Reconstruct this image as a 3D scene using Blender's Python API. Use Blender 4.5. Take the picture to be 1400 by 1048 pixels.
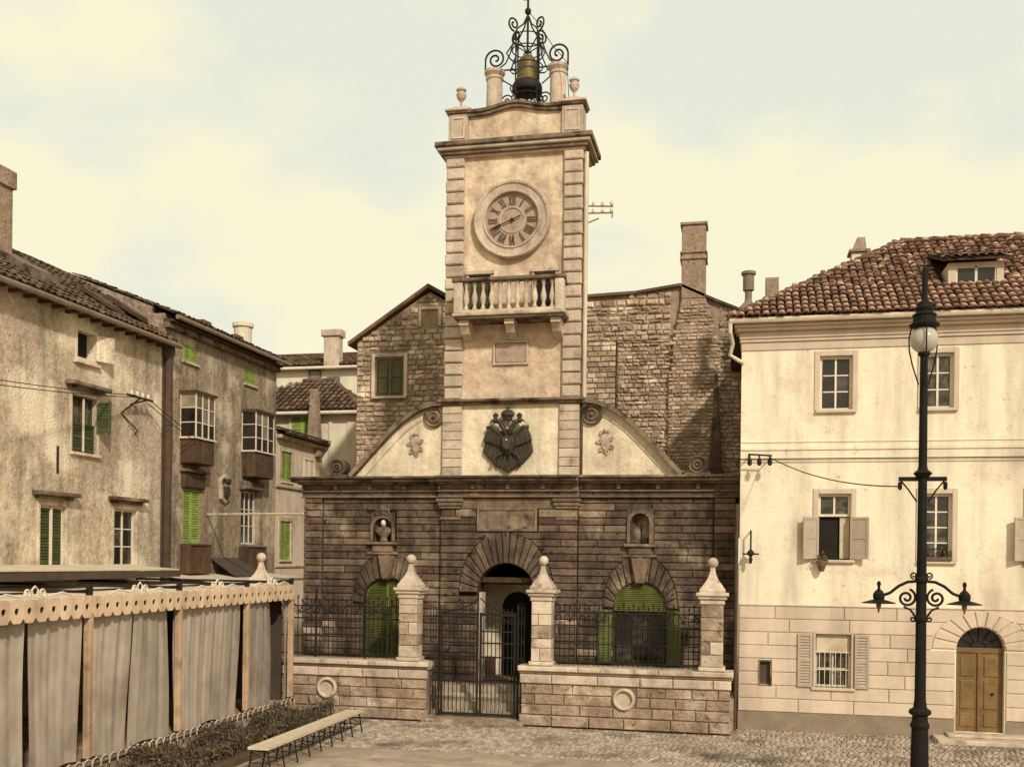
import bpy, math, random
from mathutils import Matrix, Vector
for o in list(bpy.data.objects): bpy.data.objects.remove(o)
scene = bpy.context.scene
PI = math.pi
RAD = math.radians
rng = random.Random(11)

# ------------------------------------------------------------------ camera, sky, sun, exposure
cam_d = bpy.data.cameras.new('camera')
cam = bpy.data.objects.new('camera', cam_d)
scene.collection.objects.link(cam)
cam.location = (0, 0, 4.2)
cam.rotation_euler = (Matrix.Rotation(RAD(12.4), 4, 'Z') @ Matrix.Rotation(RAD(90), 4, 'X') @ Matrix.Rotation(0.0115, 4, 'Z')).to_euler()
cam_d.sensor_fit = 'HORIZONTAL'
cam_d.sensor_width = 36
cam_d.lens = 36 * 1414 / 1400
cam_d.shift_y = (762 - 524) / 1400
cam_d.clip_end = 3000
scene.camera = cam

SUN_DIR = Vector((0.47, -0.68, 0.57)).normalized()      # towards the sun
elev = math.asin(SUN_DIR.z)
world = bpy.data.worlds.new('World')
scene.world = world
world.use_nodes = True
nt = world.node_tree
nt.nodes.clear()
def wn(t, **k):
    n = nt.nodes.new(t)
    for a, b in k.items(): setattr(n, a, b)
    return n
out = wn('ShaderNodeOutputWorld'); bg = wn('ShaderNodeBackground')
sky = wn('ShaderNodeTexSky', sky_type='NISHITA', sun_disc=False, sun_elevation=elev, sun_rotation=math.atan2(SUN_DIR.x, SUN_DIR.y), dust_density=4.0, air_density=1.2)
tc = wn('ShaderNodeTexCoord')
mp = wn('ShaderNodeMapping'); mp.inputs['Scale'].default_value = (1, 1, 1.9)
noi = wn('ShaderNodeTexNoise'); noi.inputs['Scale'].default_value = 4.2; noi.inputs['Detail'].default_value = 8; noi.inputs['Roughness'].default_value = .5
sep = wn('ShaderNodeSeparateXYZ')
ele = wn('ShaderNodeMapRange'); ele.inputs['From Min'].default_value = .12; ele.inputs['From Max'].default_value = .50
ele.inputs['To Min'].default_value = .28; ele.inputs['To Max'].default_value = -.10
addn = wn('ShaderNodeMath', operation='ADD')
rmp = wn('ShaderNodeValToRGB')
rmp.color_ramp.elements[0].position = .43; rmp.color_ramp.elements[0].color = (.715, .735, .625, 1)
rmp.color_ramp.elements[1].position = .58; rmp.color_ramp.elements[1].color = (.850, .808, .580, 1)
skys = wn('ShaderNodeVectorMath', operation='SCALE'); skys.inputs['Scale'].default_value = .1
mix = wn('ShaderNodeMix', data_type='RGBA'); mix.inputs['Factor'].default_value = .97
L = nt.links.new
L(tc.outputs['Generated'], mp.inputs['Vector']); L(mp.outputs['Vector'], noi.inputs['Vector'])
L(tc.outputs['Generated'], sep.inputs[0]); L(sep.outputs['Z'], ele.inputs['Value'])
L(noi.outputs['Fac'], addn.inputs[0]); L(ele.outputs['Result'], addn.inputs[1]); L(addn.outputs[0], rmp.inputs['Fac'])
L(sky.outputs[0], skys.inputs[0]); L(skys.outputs['Vector'], mix.inputs['A']); L(rmp.outputs['Color'], mix.inputs['B'])
L(mix.outputs['Result'], bg.inputs['Color']); bg.inputs['Strength'].default_value = 1.0
L(bg.outputs[0], out.inputs['Surface'])

sun_d = bpy.data.lights.new('sun', 'SUN'); sun_d.energy = 2.9; sun_d.angle = RAD(3.5); sun_d.color = (1, .945, .84)
sun = bpy.data.objects.new('sun', sun_d); scene.collection.objects.link(sun)
sun.rotation_euler = SUN_DIR.to_track_quat('Z', 'Y').to_euler()
vs = scene.view_settings
vs.view_transform = 'Standard'; vs.look = 'None'; vs.gamma = 1; vs.use_curve_mapping = False; vs.exposure = 0.2

# ------------------------------------------------------------------ materials
def material(name, c1, c2, scale=3.0, rough=.85, bump=.3, bscale=40, rand=.12, stain=None, sscale=.7, slo=.55, shi=.72, streak=0.0, spec=.25, metal=0.0, contrast=.22, spots=None, bdist=.04):
    warm = lambda c: (min(.9, c[0] * 1.03), c[1] * .985, c[2] * .96)
    c1, c2 = warm(c1), warm(c2); stain = warm(stain) if stain else None
    if spots: spots = (warm(spots[0]), *spots[1:])
    m = bpy.data.materials.new(name); m.use_nodes = True
    t = m.node_tree; b = t.nodes['Principled BSDF']; lk = t.links.new
    def nd(ty, **k):
        n = t.nodes.new(ty)
        for a, v in k.items(): setattr(n, a, v)
        return n
    co = nd('ShaderNodeTexCoord')
    n1 = nd('ShaderNodeTexNoise'); n1.inputs['Scale'].default_value = scale; n1.inputs['Detail'].default_value = 9; n1.inputs['Roughness'].default_value = .65
    lk(co.outputs['Object'], n1.inputs['Vector'])
    r = nd('ShaderNodeValToRGB'); r.color_ramp.elements[0].position = .5 - contrast; r.color_ramp.elements[1].position = .5 + contrast
    r.color_ramp.elements[0].color = (*c1, 1); r.color_ramp.elements[1].color = (*c2, 1)
    lk(n1.outputs['Fac'], r.inputs['Fac']); col = r.outputs['Color']
    if stain:
        n2 = nd('ShaderNodeTexNoise'); n2.inputs['Scale'].default_value = sscale; n2.inputs['Detail'].default_value = 7; n2.inputs['Roughness'].default_value = .62
        lk(co.outputs['Object'], n2.inputs['Vector'])
        mr = nd('ShaderNodeMapRange'); mr.inputs['From Min'].default_value = slo; mr.inputs['From Max'].default_value = shi
        lk(n2.outputs['Fac'], mr.inputs['Value'])
        mx = nd('ShaderNodeMix', data_type='RGBA'); lk(mr.outputs['Result'], mx.inputs['Factor']); lk(col, mx.inputs['A']); mx.inputs['B'].default_value = (*stain, 1)
        col = mx.outputs['Result']
    if spots:                                             # small chips and pits: (colour, scale, low, high)
        n5 = nd('ShaderNodeTexNoise'); n5.inputs['Scale'].default_value = spots[1]; n5.inputs['Detail'].default_value = 8; n5.inputs['Roughness'].default_value = .7
        lk(co.outputs['Object'], n5.inputs['Vector'])
        m5 = nd('ShaderNodeMapRange'); m5.inputs['From Min'].default_value = spots[2]; m5.inputs['From Max'].default_value = spots[3]
        lk(n5.outputs['Fac'], m5.inputs['Value'])
        x5 = nd('ShaderNodeMix', data_type='RGBA'); lk(m5.outputs['Result'], x5.inputs['Factor']); lk(col, x5.inputs['A']); x5.inputs['B'].default_value = (*spots[0], 1)
        col = x5.outputs['Result']
    if streak:
        mp_ = nd('ShaderNodeMapping'); mp_.inputs['Scale'].default_value = (1.6, 1.6, .22); lk(co.outputs['Object'], mp_.inputs['Vector'])
        n3 = nd('ShaderNodeTexNoise'); n3.inputs['Scale'].default_value = 1.6; n3.inputs['Detail'].default_value = 6; lk(mp_.outputs['Vector'], n3.inputs['Vector'])
        m3 = nd('ShaderNodeMapRange'); m3.inputs['From Min'].default_value = .45; m3.inputs['From Max'].default_value = .75
        m3.inputs['To Min'].default_value = 1; m3.inputs['To Max'].default_value = 1 - streak; lk(n3.outputs['Fac'], m3.inputs['Value'])
        v3 = nd('ShaderNodeVectorMath', operation='SCALE'); lk(col, v3.inputs[0]); lk(m3.outputs['Result'], v3.inputs['Scale']); col = v3.outputs['Vector']
    if rand:
        oi = nd('ShaderNodeObjectInfo'); ge = nd('ShaderNodeNewGeometry')
        ad = nd('ShaderNodeMath', operation='ADD'); lk(oi.outputs['Random'], ad.inputs[0]); lk(ge.outputs['Random Per Island'], ad.inputs[1])
        fr = nd('ShaderNodeMath', operation='FRACT'); lk(ad.outputs[0], fr.inputs[0])
        m4 = nd('ShaderNodeMapRange'); m4.inputs['To Min'].default_value = 1 - rand; m4.inputs['To Max'].default_value = 1 + rand; lk(fr.outputs[0], m4.inputs['Value'])
        v4 = nd('ShaderNodeVectorMath', operation='SCALE'); lk(col, v4.inputs[0]); lk(m4.outputs['Result'], v4.inputs['Scale']); col = v4.outputs['Vector']
    lk(col, b.inputs['Base Color'])
    b.inputs['Roughness'].default_value = rough; b.inputs['Specular IOR Level'].default_value = spec; b.inputs['Metallic'].default_value = metal
    if bump:
        n4 = nd('ShaderNodeTexNoise'); n4.inputs['Scale'].default_value = bscale; n4.inputs['Detail'].default_value = 6; n4.inputs['Roughness'].default_value = .6
        lk(co.outputs['Object'], n4.inputs['Vector'])
        bp = nd('ShaderNodeBump'); bp.inputs['Strength'].default_value = bump; bp.inputs['Distance'].default_value = bdist
        lk(n4.outputs['Fac'], bp.inputs['Height']); lk(bp.outputs['Normal'], b.inputs['Normal'])
    return m

MT = {
 'dark_stone': material('weathered_dark_stone', (.054, .035, .023), (.195, .134, .090), 3.2, bump=.9, bscale=14, rand=.24, contrast=.17, stain=(.38, .285, .20), sscale=.9, slo=.54, shi=.68, streak=.65, spots=((.020, .013, .009), 3.2, .56, .66)),
 'dark_joint': material('dark_mortar', (.022, .014, .009), (.05, .032, .02), 5, rand=0),
 'bay_stone': material('dressed_brown_stone', (.10, .066, .042), (.26, .185, .125), 4, bump=.5, bscale=16, rand=.25, stain=(.05, .03, .018), sscale=1.3, streak=.4),
 'wall_stone': material('brown_wall_stone', (.23, .155, .102), (.43, .32, .225), 3.4, bump=.8, bscale=14, bdist=.06, rand=.28, contrast=.17, stain=(.60, .49, .365), sscale=1.3, slo=.53, shi=.68, streak=.35, spots=((.10, .065, .042), 5, .57, .67)),
 'pale_stone': material('pale_limestone', (.42, .325, .235), (.66, .56, .43), 3.5, bump=.5, bscale=20, rand=.16, stain=(.24, .17, .115), sscale=2.1, slo=.56, shi=.72, streak=.25, spots=((.20, .14, .095), 9, .60, .70)),
 'quoin': material('grey_tower_stone', (.40, .31, .23), (.64, .53, .41), 4, bump=.7, bscale=16, rand=.15, stain=(.22, .155, .11), sscale=2.0, slo=.55, shi=.72, streak=.3, spots=((.19, .13, .09), 9, .60, .70)),
 'moulding': material('dark_stained_moulding', (.10, .070, .045), (.30, .225, .155), 2.8, bump=.5, rand=.1, stain=(.045, .030, .02), sscale=2.4, slo=.50, shi=.64, streak=.45),
 'ochre_plaster': material('stained_ochre_plaster', (.39, .275, .195), (.66, .515, .375), 2.8, bump=.7, bscale=10, bdist=.04, rand=0, contrast=.16, stain=(.80, .67, .46), sscale=.9, slo=.50, shi=.66, streak=.35, spots=((.30, .205, .14), 9, .58, .70)),
 'cream_plaster': material('cream_plaster', (.58, .47, .325), (.84, .74, .54), 2.8, bump=.6, bscale=10, bdist=.04, rand=0, contrast=.16, stain=(.44, .335, .235), sscale=1.4, slo=.56, shi=.72, streak=.4, spots=((.38, .28, .19), 8, .58, .70)),
 'town_plaster': material('pale_yellow_render', (.73, .635, .465), (.84, .76, .58), 1.1, bump=.35, bscale=12, rand=0, stain=(.62, .515, .385), sscale=.55, slo=.50, shi=.62, streak=.35, spots=((.54, .445, .335), 6, .60, .70)),
 'town_trim': material('render_trim', (.50, .41, .305), (.60, .50, .38), 2, bump=.15, rand=.04, streak=.2),
 'ashlar': material('pinkish_ashlar', (.55, .43, .325), (.67, .545, .42), 1.8, bump=.3, bscale=20, rand=.08, stain=(.45, .335, .24), sscale=.9, slo=.54, shi=.74, streak=.25),
 'skirting': material('grey_cement_skirting', (.19, .145, .10), (.30, .235, .165), 2, bump=.3, rand=0, stain=(.37, .29, .20), sscale=.8),
 'old_plaster': material('rough_old_plaster', (.36, .275, .195), (.62, .51, .375), 7, bump=.9, bscale=14, bdist=.04, rand=0, stain=(.80, .69, .51), sscale=.5, slo=.49, shi=.60, streak=.5, contrast=.15, spots=((.21, .15, .10), 9, .58, .66)),
 'brown_plaster': material('brown_decayed_plaster', (.20, .145, .10), (.41, .32, .225), 6, bump=.9, bscale=14, bdist=.04, rand=0, contrast=.16, stain=(.60, .49, .35), sscale=.6, slo=.51, shi=.63, streak=.55, spots=((.11, .076, .05), 8, .57, .65)),
 'pink_plaster': material('pinkish_plaster', (.60, .48, .36), (.74, .61, .46), 1.5, bump=.3, rand=0, stain=(.44, .33, .23), sscale=1.0, streak=.3),
 'far_plaster': material('off_white_plaster', (.60, .53, .40), (.72, .66, .50), 1.2, bump=.2, rand=0, stain=(.45, .36, .25), sscale=.8, streak=.2),
 'rubble': material('rubble_stone', (.25, .178, .118), (.54, .42, .30), 5, bump=.9, bscale=12, bdist=.06, rand=.36, stain=(.74, .61, .45), sscale=1.6, slo=.54, shi=.66, spots=((.09, .06, .038), 7, .58, .67)),
 'rubble_mortar': material('rubble_mortar', (.17, .12, .08), (.40, .305, .21), 3, bump=.6, bscale=12, rand=0, streak=.3),
 'breast': material('sooty_render', (.24, .165, .11), (.42, .31, .215), 3.4, bump=.8, bscale=10, bdist=.08, rand=0, stain=(.14, .092, .06), sscale=1.2, streak=.3, spots=((.12, .08, .05), 8, .58, .68)),
 'tile': material('red_clay_tile', (.080, .036, .021), (.20, .100, .062), 9, bump=.4, bscale=30, rand=.5, stain=(.56, .43, .31), sscale=3.6, slo=.53, shi=.64),
 'tile_bed': material('tile_bed', (.035, .017, .010), (.075, .035, .02), 6, rand=0),
 'brown_tile': material('old_brown_tile', (.060, .034, .020), (.15, .090, .056), 6, bump=.5, bscale=20, rand=.45, stain=(.24, .17, .11), sscale=1.8),
 'iron': material('black_iron', (.010, .008, .006), (.022, .017, .013), 8, rough=.65, bump=.15, rand=.1, spec=.25),
 'lamp_iron': material('dark_green_iron', (.007, .006, .004), (.016, .013, .008), 8, rough=.7, bump=.1, rand=.05, spec=.15),
 'pipe': material('pale_pipe', (.52, .44, .31), (.66, .57, .42), 4, rough=.6, rand=0, streak=.3),
 'zinc': material('dull_zinc', (.17, .125, .085), (.27, .205, .14), 5, rough=.6, rand=0, streak=.3),
 'brown_pipe': material('brown_downpipe', (.050, .032, .020), (.10, .066, .040), 4, rough=.7, rand=0, streak=.3),
 'green': material('bright_green_paint', (.19, .255, .045), (.30, .375, .085), 5, rough=.7, bump=.15, rand=.18, stain=(.27, .32, .11), sscale=4, slo=.56, shi=.7, streak=.35),
 'olive': material('olive_green_paint', (.095, .105, .022), (.155, .165, .042), 4, rough=.65, bump=.15, rand=.12, stain=(.055, .06, .018), sscale=2.5, streak=.35),
 'dark_green': material('dark_green_paint', (.040, .048, .014), (.075, .088, .028), 5, rough=.7, rand=.15, streak=.2),
 'white_paint': material('aged_white_paint', (.60, .52, .40), (.74, .66, .52), 6, rough=.6, bump=.1, rand=.05, streak=.15),
 'grey_paint': material('grey_shutter_paint', (.36, .285, .205), (.46, .375, .28), 6, rough=.6, rand=.05, streak=.15),
 'glass': material('dark_window_glass', (.012, .010, .008), (.035, .029, .022), 2.5, rough=.12, bump=.05, bscale=3, rand=.2, spec=.5),
 'void': material('dark_interior', (.010, .008, .006), (.02, .015, .01), 2, rand=0),
 'brown_wood': material('brown_panel_wood', (.055, .030, .015), (.125, .072, .038), 5, rough=.75, bump=.3, rand=.2, streak=.4),
 'door_wood': material('ochre_door_wood', (.135, .078, .026), (.24, .148, .055), 5, rough=.6, bump=.25, rand=.12, streak=.35),
 'post_wood': material('orange_post_wood', (.40, .26, .155), (.58, .41, .26), 5, rough=.7, rand=.08, streak=.5, stain=(.20, .12, .07), sscale=1.5),
 'valance': material('peach_valance_paint', (.56, .40, .26), (.72, .55, .38), 3, rough=.8, rand=.10, streak=.35, stain=(.42, .285, .18), sscale=1.6),
 'cloth': material('grey_beige_canvas', (.30, .245, .195), (.44, .37, .30), 2.0, rough=.9, bump=.2, bscale=50, rand=.16, streak=.4, stain=(.24, .19, .145), sscale=.9),
 'canvas': material('pale_canvas', (.50, .42, .30), (.64, .55, .41), 2, rough=.9, rand=.05, stain=(.36, .28, .19), sscale=1.3),
 'dark_canvas_and_shade': material('dark_canvas_and_shade', (.05, .036, .025), (.09, .065, .045), 3, rough=.9, rand=.05),  # also colours the strips that stand in for shade by the tent
 'ground': material('pale_stone_dust', (.24, .18, .125), (.36, .28, .20), 1.5, bump=.3, rand=0, stain=(.20, .145, .10), sscale=.5),
 'paver': material('worn_paving_stone', (.27, .21, .155), (.41, .33, .25), 2.6, rough=.8, bump=.4, bscale=14, rand=.14, stain=(.20, .15, .105), sscale=.8, spots=((.18, .13, .09), 6, .60, .72)),
 'cobble': material('worn_cobble', (.24, .19, .145), (.42, .345, .27), 5, rough=.8, bump=.3, rand=.3, stain=(.13, .097, .07), sscale=.7, slo=.50, shi=.68),
 'bench_wood': material('weathered_bench_wood', (.47, .375, .26), (.62, .52, .38), 6, rough=.75, rand=.06, streak=.1),
 'leaf': material('dusty_brown_green_leaf', (.026, .019, .010), (.13, .092, .052), 6, rough=.7, bump=0, rand=.75),
 'soil': material('dry_soil', (.07, .045, .027), (.13, .085, .05), 6, bump=.6, rand=0),
 'bronze': material('old_bronze', (.080, .060, .012), (.16, .12, .03), 4, rough=.55, bump=.15, rand=0, metal=.3, spec=.4),
 'eagle': material('blackened_gilt', (.016, .011, .006), (.055, .040, .022), 6, rough=.5, bump=.3, rand=.3, spec=.4),
 'gilt': material('worn_gilt', (.40, .30, .16), (.62, .50, .30), 6, rough=.5, rand=.1),
 'dial': material('faded_dial', (.30, .215, .155), (.42, .32, .24), 5, bump=.3, rand=0, stain=(.22, .155, .11), sscale=3),
 'marble': material('white_marble', (.52, .46, .36), (.70, .64, .52), 4, bump=.2, rand=.05),
}
def globe_material():
    m = bpy.data.materials.new('milky_lamp_glass'); m.use_nodes = True
    b = m.node_tree.nodes['Principled BSDF']; b.inputs['Base Color'].default_value = (.55, .49, .40, 1); b.inputs['Roughness'].default_value = .22
    b.inputs['Transmission Weight'].default_value = .25; b.inputs['IOR'].default_value = 1.3
    return m
MT['globe'] = globe_material()

MT['curtained'] = material('glass_with_net_curtain', (.10, .08, .06), (.30, .24, .17), 3, rough=.2, rand=.3, bump=0, spec=.5)
MT['dim_pane'] = material('pane_with_painted_reflection', (.02, .016, .012), (.12, .095, .07), 4, rough=.15, rand=.4, bump=.05, bscale=3, spec=.5, contrast=.12)  # window reflections painted as paler blotches in the base colour

# ------------------------------------------------------------------ mesh helpers
COL = scene.collection
WORLD = {}
def empty(name, loc, label, cat, group=None):
    o = bpy.data.objects.new(name, None); COL.objects.link(o); o.location = loc; o.empty_display_size = .3
    WORLD[o.name] = Matrix.Translation(loc); o['label'] = label; o['category'] = cat
    if group: o['group'] = group
    return o
def link(o, parent):
    COL.objects.link(o)
    if parent is not None:
        o.parent = parent
        o.matrix_parent_inverse = WORLD.get(parent.name, Matrix.Identity(4)).inverted()
    return o
def front(y): return Matrix.Translation((0, y, 0))                                   # wall facing the camera: u = X, into wall = +Y
def side(x): return Matrix.Translation((x, 0, 0)) @ Matrix.Rotation(PI / 2, 4, 'Z')   # wall facing +X: u = Y, into wall = -X
def inset(p, d):
    n = len(p); res = []
    for i in range(n):
        a, b, c = p[i - 1], p[i], p[(i + 1) % n]
        e1 = (b[0] - a[0], b[1] - a[1]); e2 = (c[0] - b[0], c[1] - b[1])
        l1 = math.hypot(*e1) or 1e-9; l2 = math.hypot(*e2) or 1e-9
        n1 = (-e1[1] / l1, e1[0] / l1); n2 = (-e2[1] / l2, e2[0] / l2)
        k = 1 + n1[0] * n2[0] + n1[1] * n2[1]
        k = max(k, .35)
        res.append((b[0] + d * (n1[0] + n2[0]) / k, b[1] + d * (n1[1] + n2[1]) / k))
    return res
class MB:
    def __init__(s, M=None): s.v = []; s.f = []; s.M = M
    def add(s, vs, fs):
        k = len(s.v); M = s.M
        s.v += [tuple(M @ Vector(q)) for q in vs] if M is not None else [tuple(q) for q in vs]
        s.f += [tuple(k + i for i in q) for q in fs]
        return s
    def box(s, x0, x1, y0, y1, z0, z1):
        return s.add([(x0, y0, z0), (x1, y0, z0), (x1, y1, z0), (x0, y1, z0), (x0, y0, z1), (x1, y0, z1), (x1, y1, z1), (x0, y1, z1)],
                     [(0, 3, 2, 1), (4, 5, 6, 7), (0, 1, 5, 4), (1, 2, 6, 5), (2, 3, 7, 6), (3, 0, 4, 7)])
    def cbox(s, x0, x1, y0, y1, z0, z1, c=.02):
        return s.stone([(x0, z0), (x1, z0), (x1, z1), (x0, z1)], y0, y1, c)
    def stone(s, p, yf, yb, c=.02, jit=0, r=rng):           # chamfered block: p counter-clockwise in (u, z), seen from outside
        n = len(p); q = inset(p, c)
        tl = [r.uniform(-jit, jit) for _ in range(n)] if jit else [0] * n
        vs = [(a, yb, b) for a, b in p] + [(a, yf + c, b) for a, b in p] + [(q[i][0], yf + tl[i], q[i][1]) for i in range(n)]
        fs = [tuple(range(2 * n, 3 * n)), tuple(reversed(range(n)))]
        for i in range(n):
            j = (i + 1) % n
            fs += [(i, j, n + j, n + i), (n + i, n + j, 2 * n + j, 2 * n + i)]
        return s.add(vs, fs)
    def prism(s, p, y0, y1):
        n = len(p)
        return s.add([(a, y0, b) for a, b in p] + [(a, y1, b) for a, b in p],
                     [tuple(range(n)), tuple(reversed(range(n, 2 * n)))] + [(i, n + i, n + (i + 1) % n, (i + 1) % n) for i in range(n)])
    def lathe(s, prof, c, n=16, a0=0, sx=1, sy=1):
        vs = []; fs = []
        for r, z in prof:
            for k in range(n):
                a = a0 + 2 * PI * k / n
                vs.append((c[0] + r * math.cos(a) * sx, c[1] + r * math.sin(a) * sy, c[2] + z))
        for i in range(len(prof) - 1):
            for k in range(n):
                j = (k + 1) % n
                fs.append((i * n + k, i * n + j, (i + 1) * n + j, (i + 1) * n + k))
        fs.append(tuple(reversed(range(n)))); fs.append(tuple(range((len(prof) - 1) * n, len(prof) * n)))
        return s.add(vs, fs)
    def sphere(s, c, r, n=14, m=8, sx=1, sy=1, sz=1):
        return s.lathe([(max(1e-3, r * math.sin(PI * i / m)), -r * sz * math.cos(PI * i / m)) for i in range(m + 1)], c, n, 0, sx, sy)
    def tube(s, pts, r, n=6, r2=None):
        pts = [Vector(p) for p in pts]; vs = []; fs = []; m = len(pts); up = None
        for i, p in enumerate(pts):
            t = (pts[min(i + 1, m - 1)] - pts[max(i - 1, 0)]).normalized()
            if up is None:
                up = t.orthogonal().normalized()
            up = (up - t * up.dot(t))
            up = up.normalized() if up.length > 1e-6 else t.orthogonal().normalized()
            w = t.cross(up); rr = r if r2 is None else r + (r2 - r) * i / (m - 1)
            for k in range(n):
                a = 2 * PI * k / n
                vs.append(p + (up * math.cos(a) + w * math.sin(a)) * rr)
        for i in range(m - 1):
            for k in range(n):
                j = (k + 1) % n
                fs.append((i * n + k, i * n + j, (i + 1) * n + j, (i + 1) * n + k))
        fs.append(tuple(reversed(range(n)))); fs.append(tuple(range((m - 1) * n, m * n)))
        return s.add(vs, fs)
    def disc(s, c, r0, r1, y0, y1, n=40):                    # ring (or disc when r0 = 0) standing in the wall plane
        vs = []; fs = []
        for k in range(n):
            a = 2 * PI * k / n; ca, sa = math.cos(a), math.sin(a)
            vs += [(c[0] + r1 * ca, y0, c[1] + r1 * sa), (c[0] + r1 * ca, y1, c[1] + r1 * sa), (c[0] + r0 * ca, y0, c[1] + r0 * sa), (c[0] + r0 * ca, y1, c[1] + r0 * sa)]
        if r0 < 1e-6:
            return s.prism([(c[0] + r1 * math.cos(2 * PI * k / n), c[1] + r1 * math.sin(2 * PI * k / n)) for k in range(n)], y0, y1)
        for k in range(n):
            a = 4 * k; b = 4 * ((k + 1) % n)
            fs += [(a, b, b + 2, a + 2)[::-1], (a, a + 1, b + 1, b)[::-1], (a + 2, b + 2, b + 3, a + 3)[::-1], (a + 1, a + 3, b + 3, b + 1)[::-1]]
        return s.add(vs, fs)
    def ringprof(s, c, prof, n=48):                          # moulded ring in the wall plane: prof = [(radius, y)]
        vs = []; fs = []; m = len(prof)
        for k in range(n):
            a = 2 * PI * k / n
            vs += [(c[0] + r * math.cos(a), y, c[1] + r * math.sin(a)) for r, y in prof]
        for k in range(n):
            j = (k + 1) % n
            for i in range(m - 1): fs.append((k * m + i, k * m + i + 1, j * m + i + 1, j * m + i))
        return s.add(vs, fs)
    def wall(s, u0, u1, z0, z1, th, ops, y0=0.0):            # slab with rectangular openings
        us = sorted({u0, u1, *[o[0] for o in ops], *[o[1] for o in ops]}); zs = sorted({z0, z1, *[o[2] for o in ops], *[o[3] for o in ops]})
        us = [u for u in us if u0 <= u <= u1]; zs = [z for z in zs if z0 <= z <= z1]
        def solid(i, j):
            if i < 0 or j < 0 or i >= len(us) - 1 or j >= len(zs) - 1: return False
            a = (us[i] + us[i + 1]) / 2; b = (zs[j] + zs[j + 1]) / 2
            return not any(o[0] < a < o[1] and o[2] < b < o[3] for o in ops)
        y1 = y0 + th
        for i in range(len(us) - 1):
            for j in range(len(zs) - 1):
                if not solid(i, j): continue
                a, b, c, d = us[i], us[i + 1], zs[j], zs[j + 1]
                s.add([(a, y0, c), (b, y0, c), (b, y0, d), (a, y0, d)], [(0, 1, 2, 3)])
                s.add([(a, y1, c), (b, y1, c), (b, y1, d), (a, y1, d)], [(3, 2, 1, 0)])
                if not solid(i - 1, j): s.add([(a, y0, c), (a, y0, d), (a, y1, d), (a, y1, c)], [(0, 1, 2, 3)])
                if not solid(i + 1, j): s.add([(b, y0, c), (b, y0, d), (b, y1, d), (b, y1, c)], [(3, 2, 1, 0)])
                if not solid(i, j - 1): s.add([(a, y0, c), (b, y0, c), (b, y1, c), (a, y1, c)], [(3, 2, 1, 0)])
                if not solid(i, j + 1): s.add([(a, y0, d), (b, y0, d), (b, y1, d), (a, y1, d)], [(0, 1, 2, 3)])
        return s
    def build(s, name, mat, parent=None, smooth=False, kind=None, label=None):
        me = bpy.data.meshes.new(name); me.from_pydata(s.v, [], s.f); me.materials.append(MT[mat]); me.update()
        if smooth:
            for p in me.polygons: p.use_smooth = True
        o = bpy.data.objects.new(name, me)
        if kind: o['kind'] = kind
        if label: o['label'] = label
        return link(o, parent)
def tag(o, label, cat, group=None):
    o['label'] = label; o['category'] = cat
    if group: o['group'] = group
    return o
def structure(o): o['kind'] = 'structure'; return o
def spiral(cx, cz, r, turns, a0, y=0, sgn=1, n=26, shrink=.82):
    return [(cx + sgn * r * (1 - shrink * t) * math.cos(a0 + turns * 2 * PI * t), y, cz + r * (1 - shrink * t) * math.sin(a0 + turns * 2 * PI * t)) for t in [i / n for i in range(n + 1)]]
def arc(cx, cz, r, a, b, n=12): return [(cx + r * math.cos(a + (b - a) * i / n), cz + r * math.sin(a + (b - a) * i / n)) for i in range(n + 1)]

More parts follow.
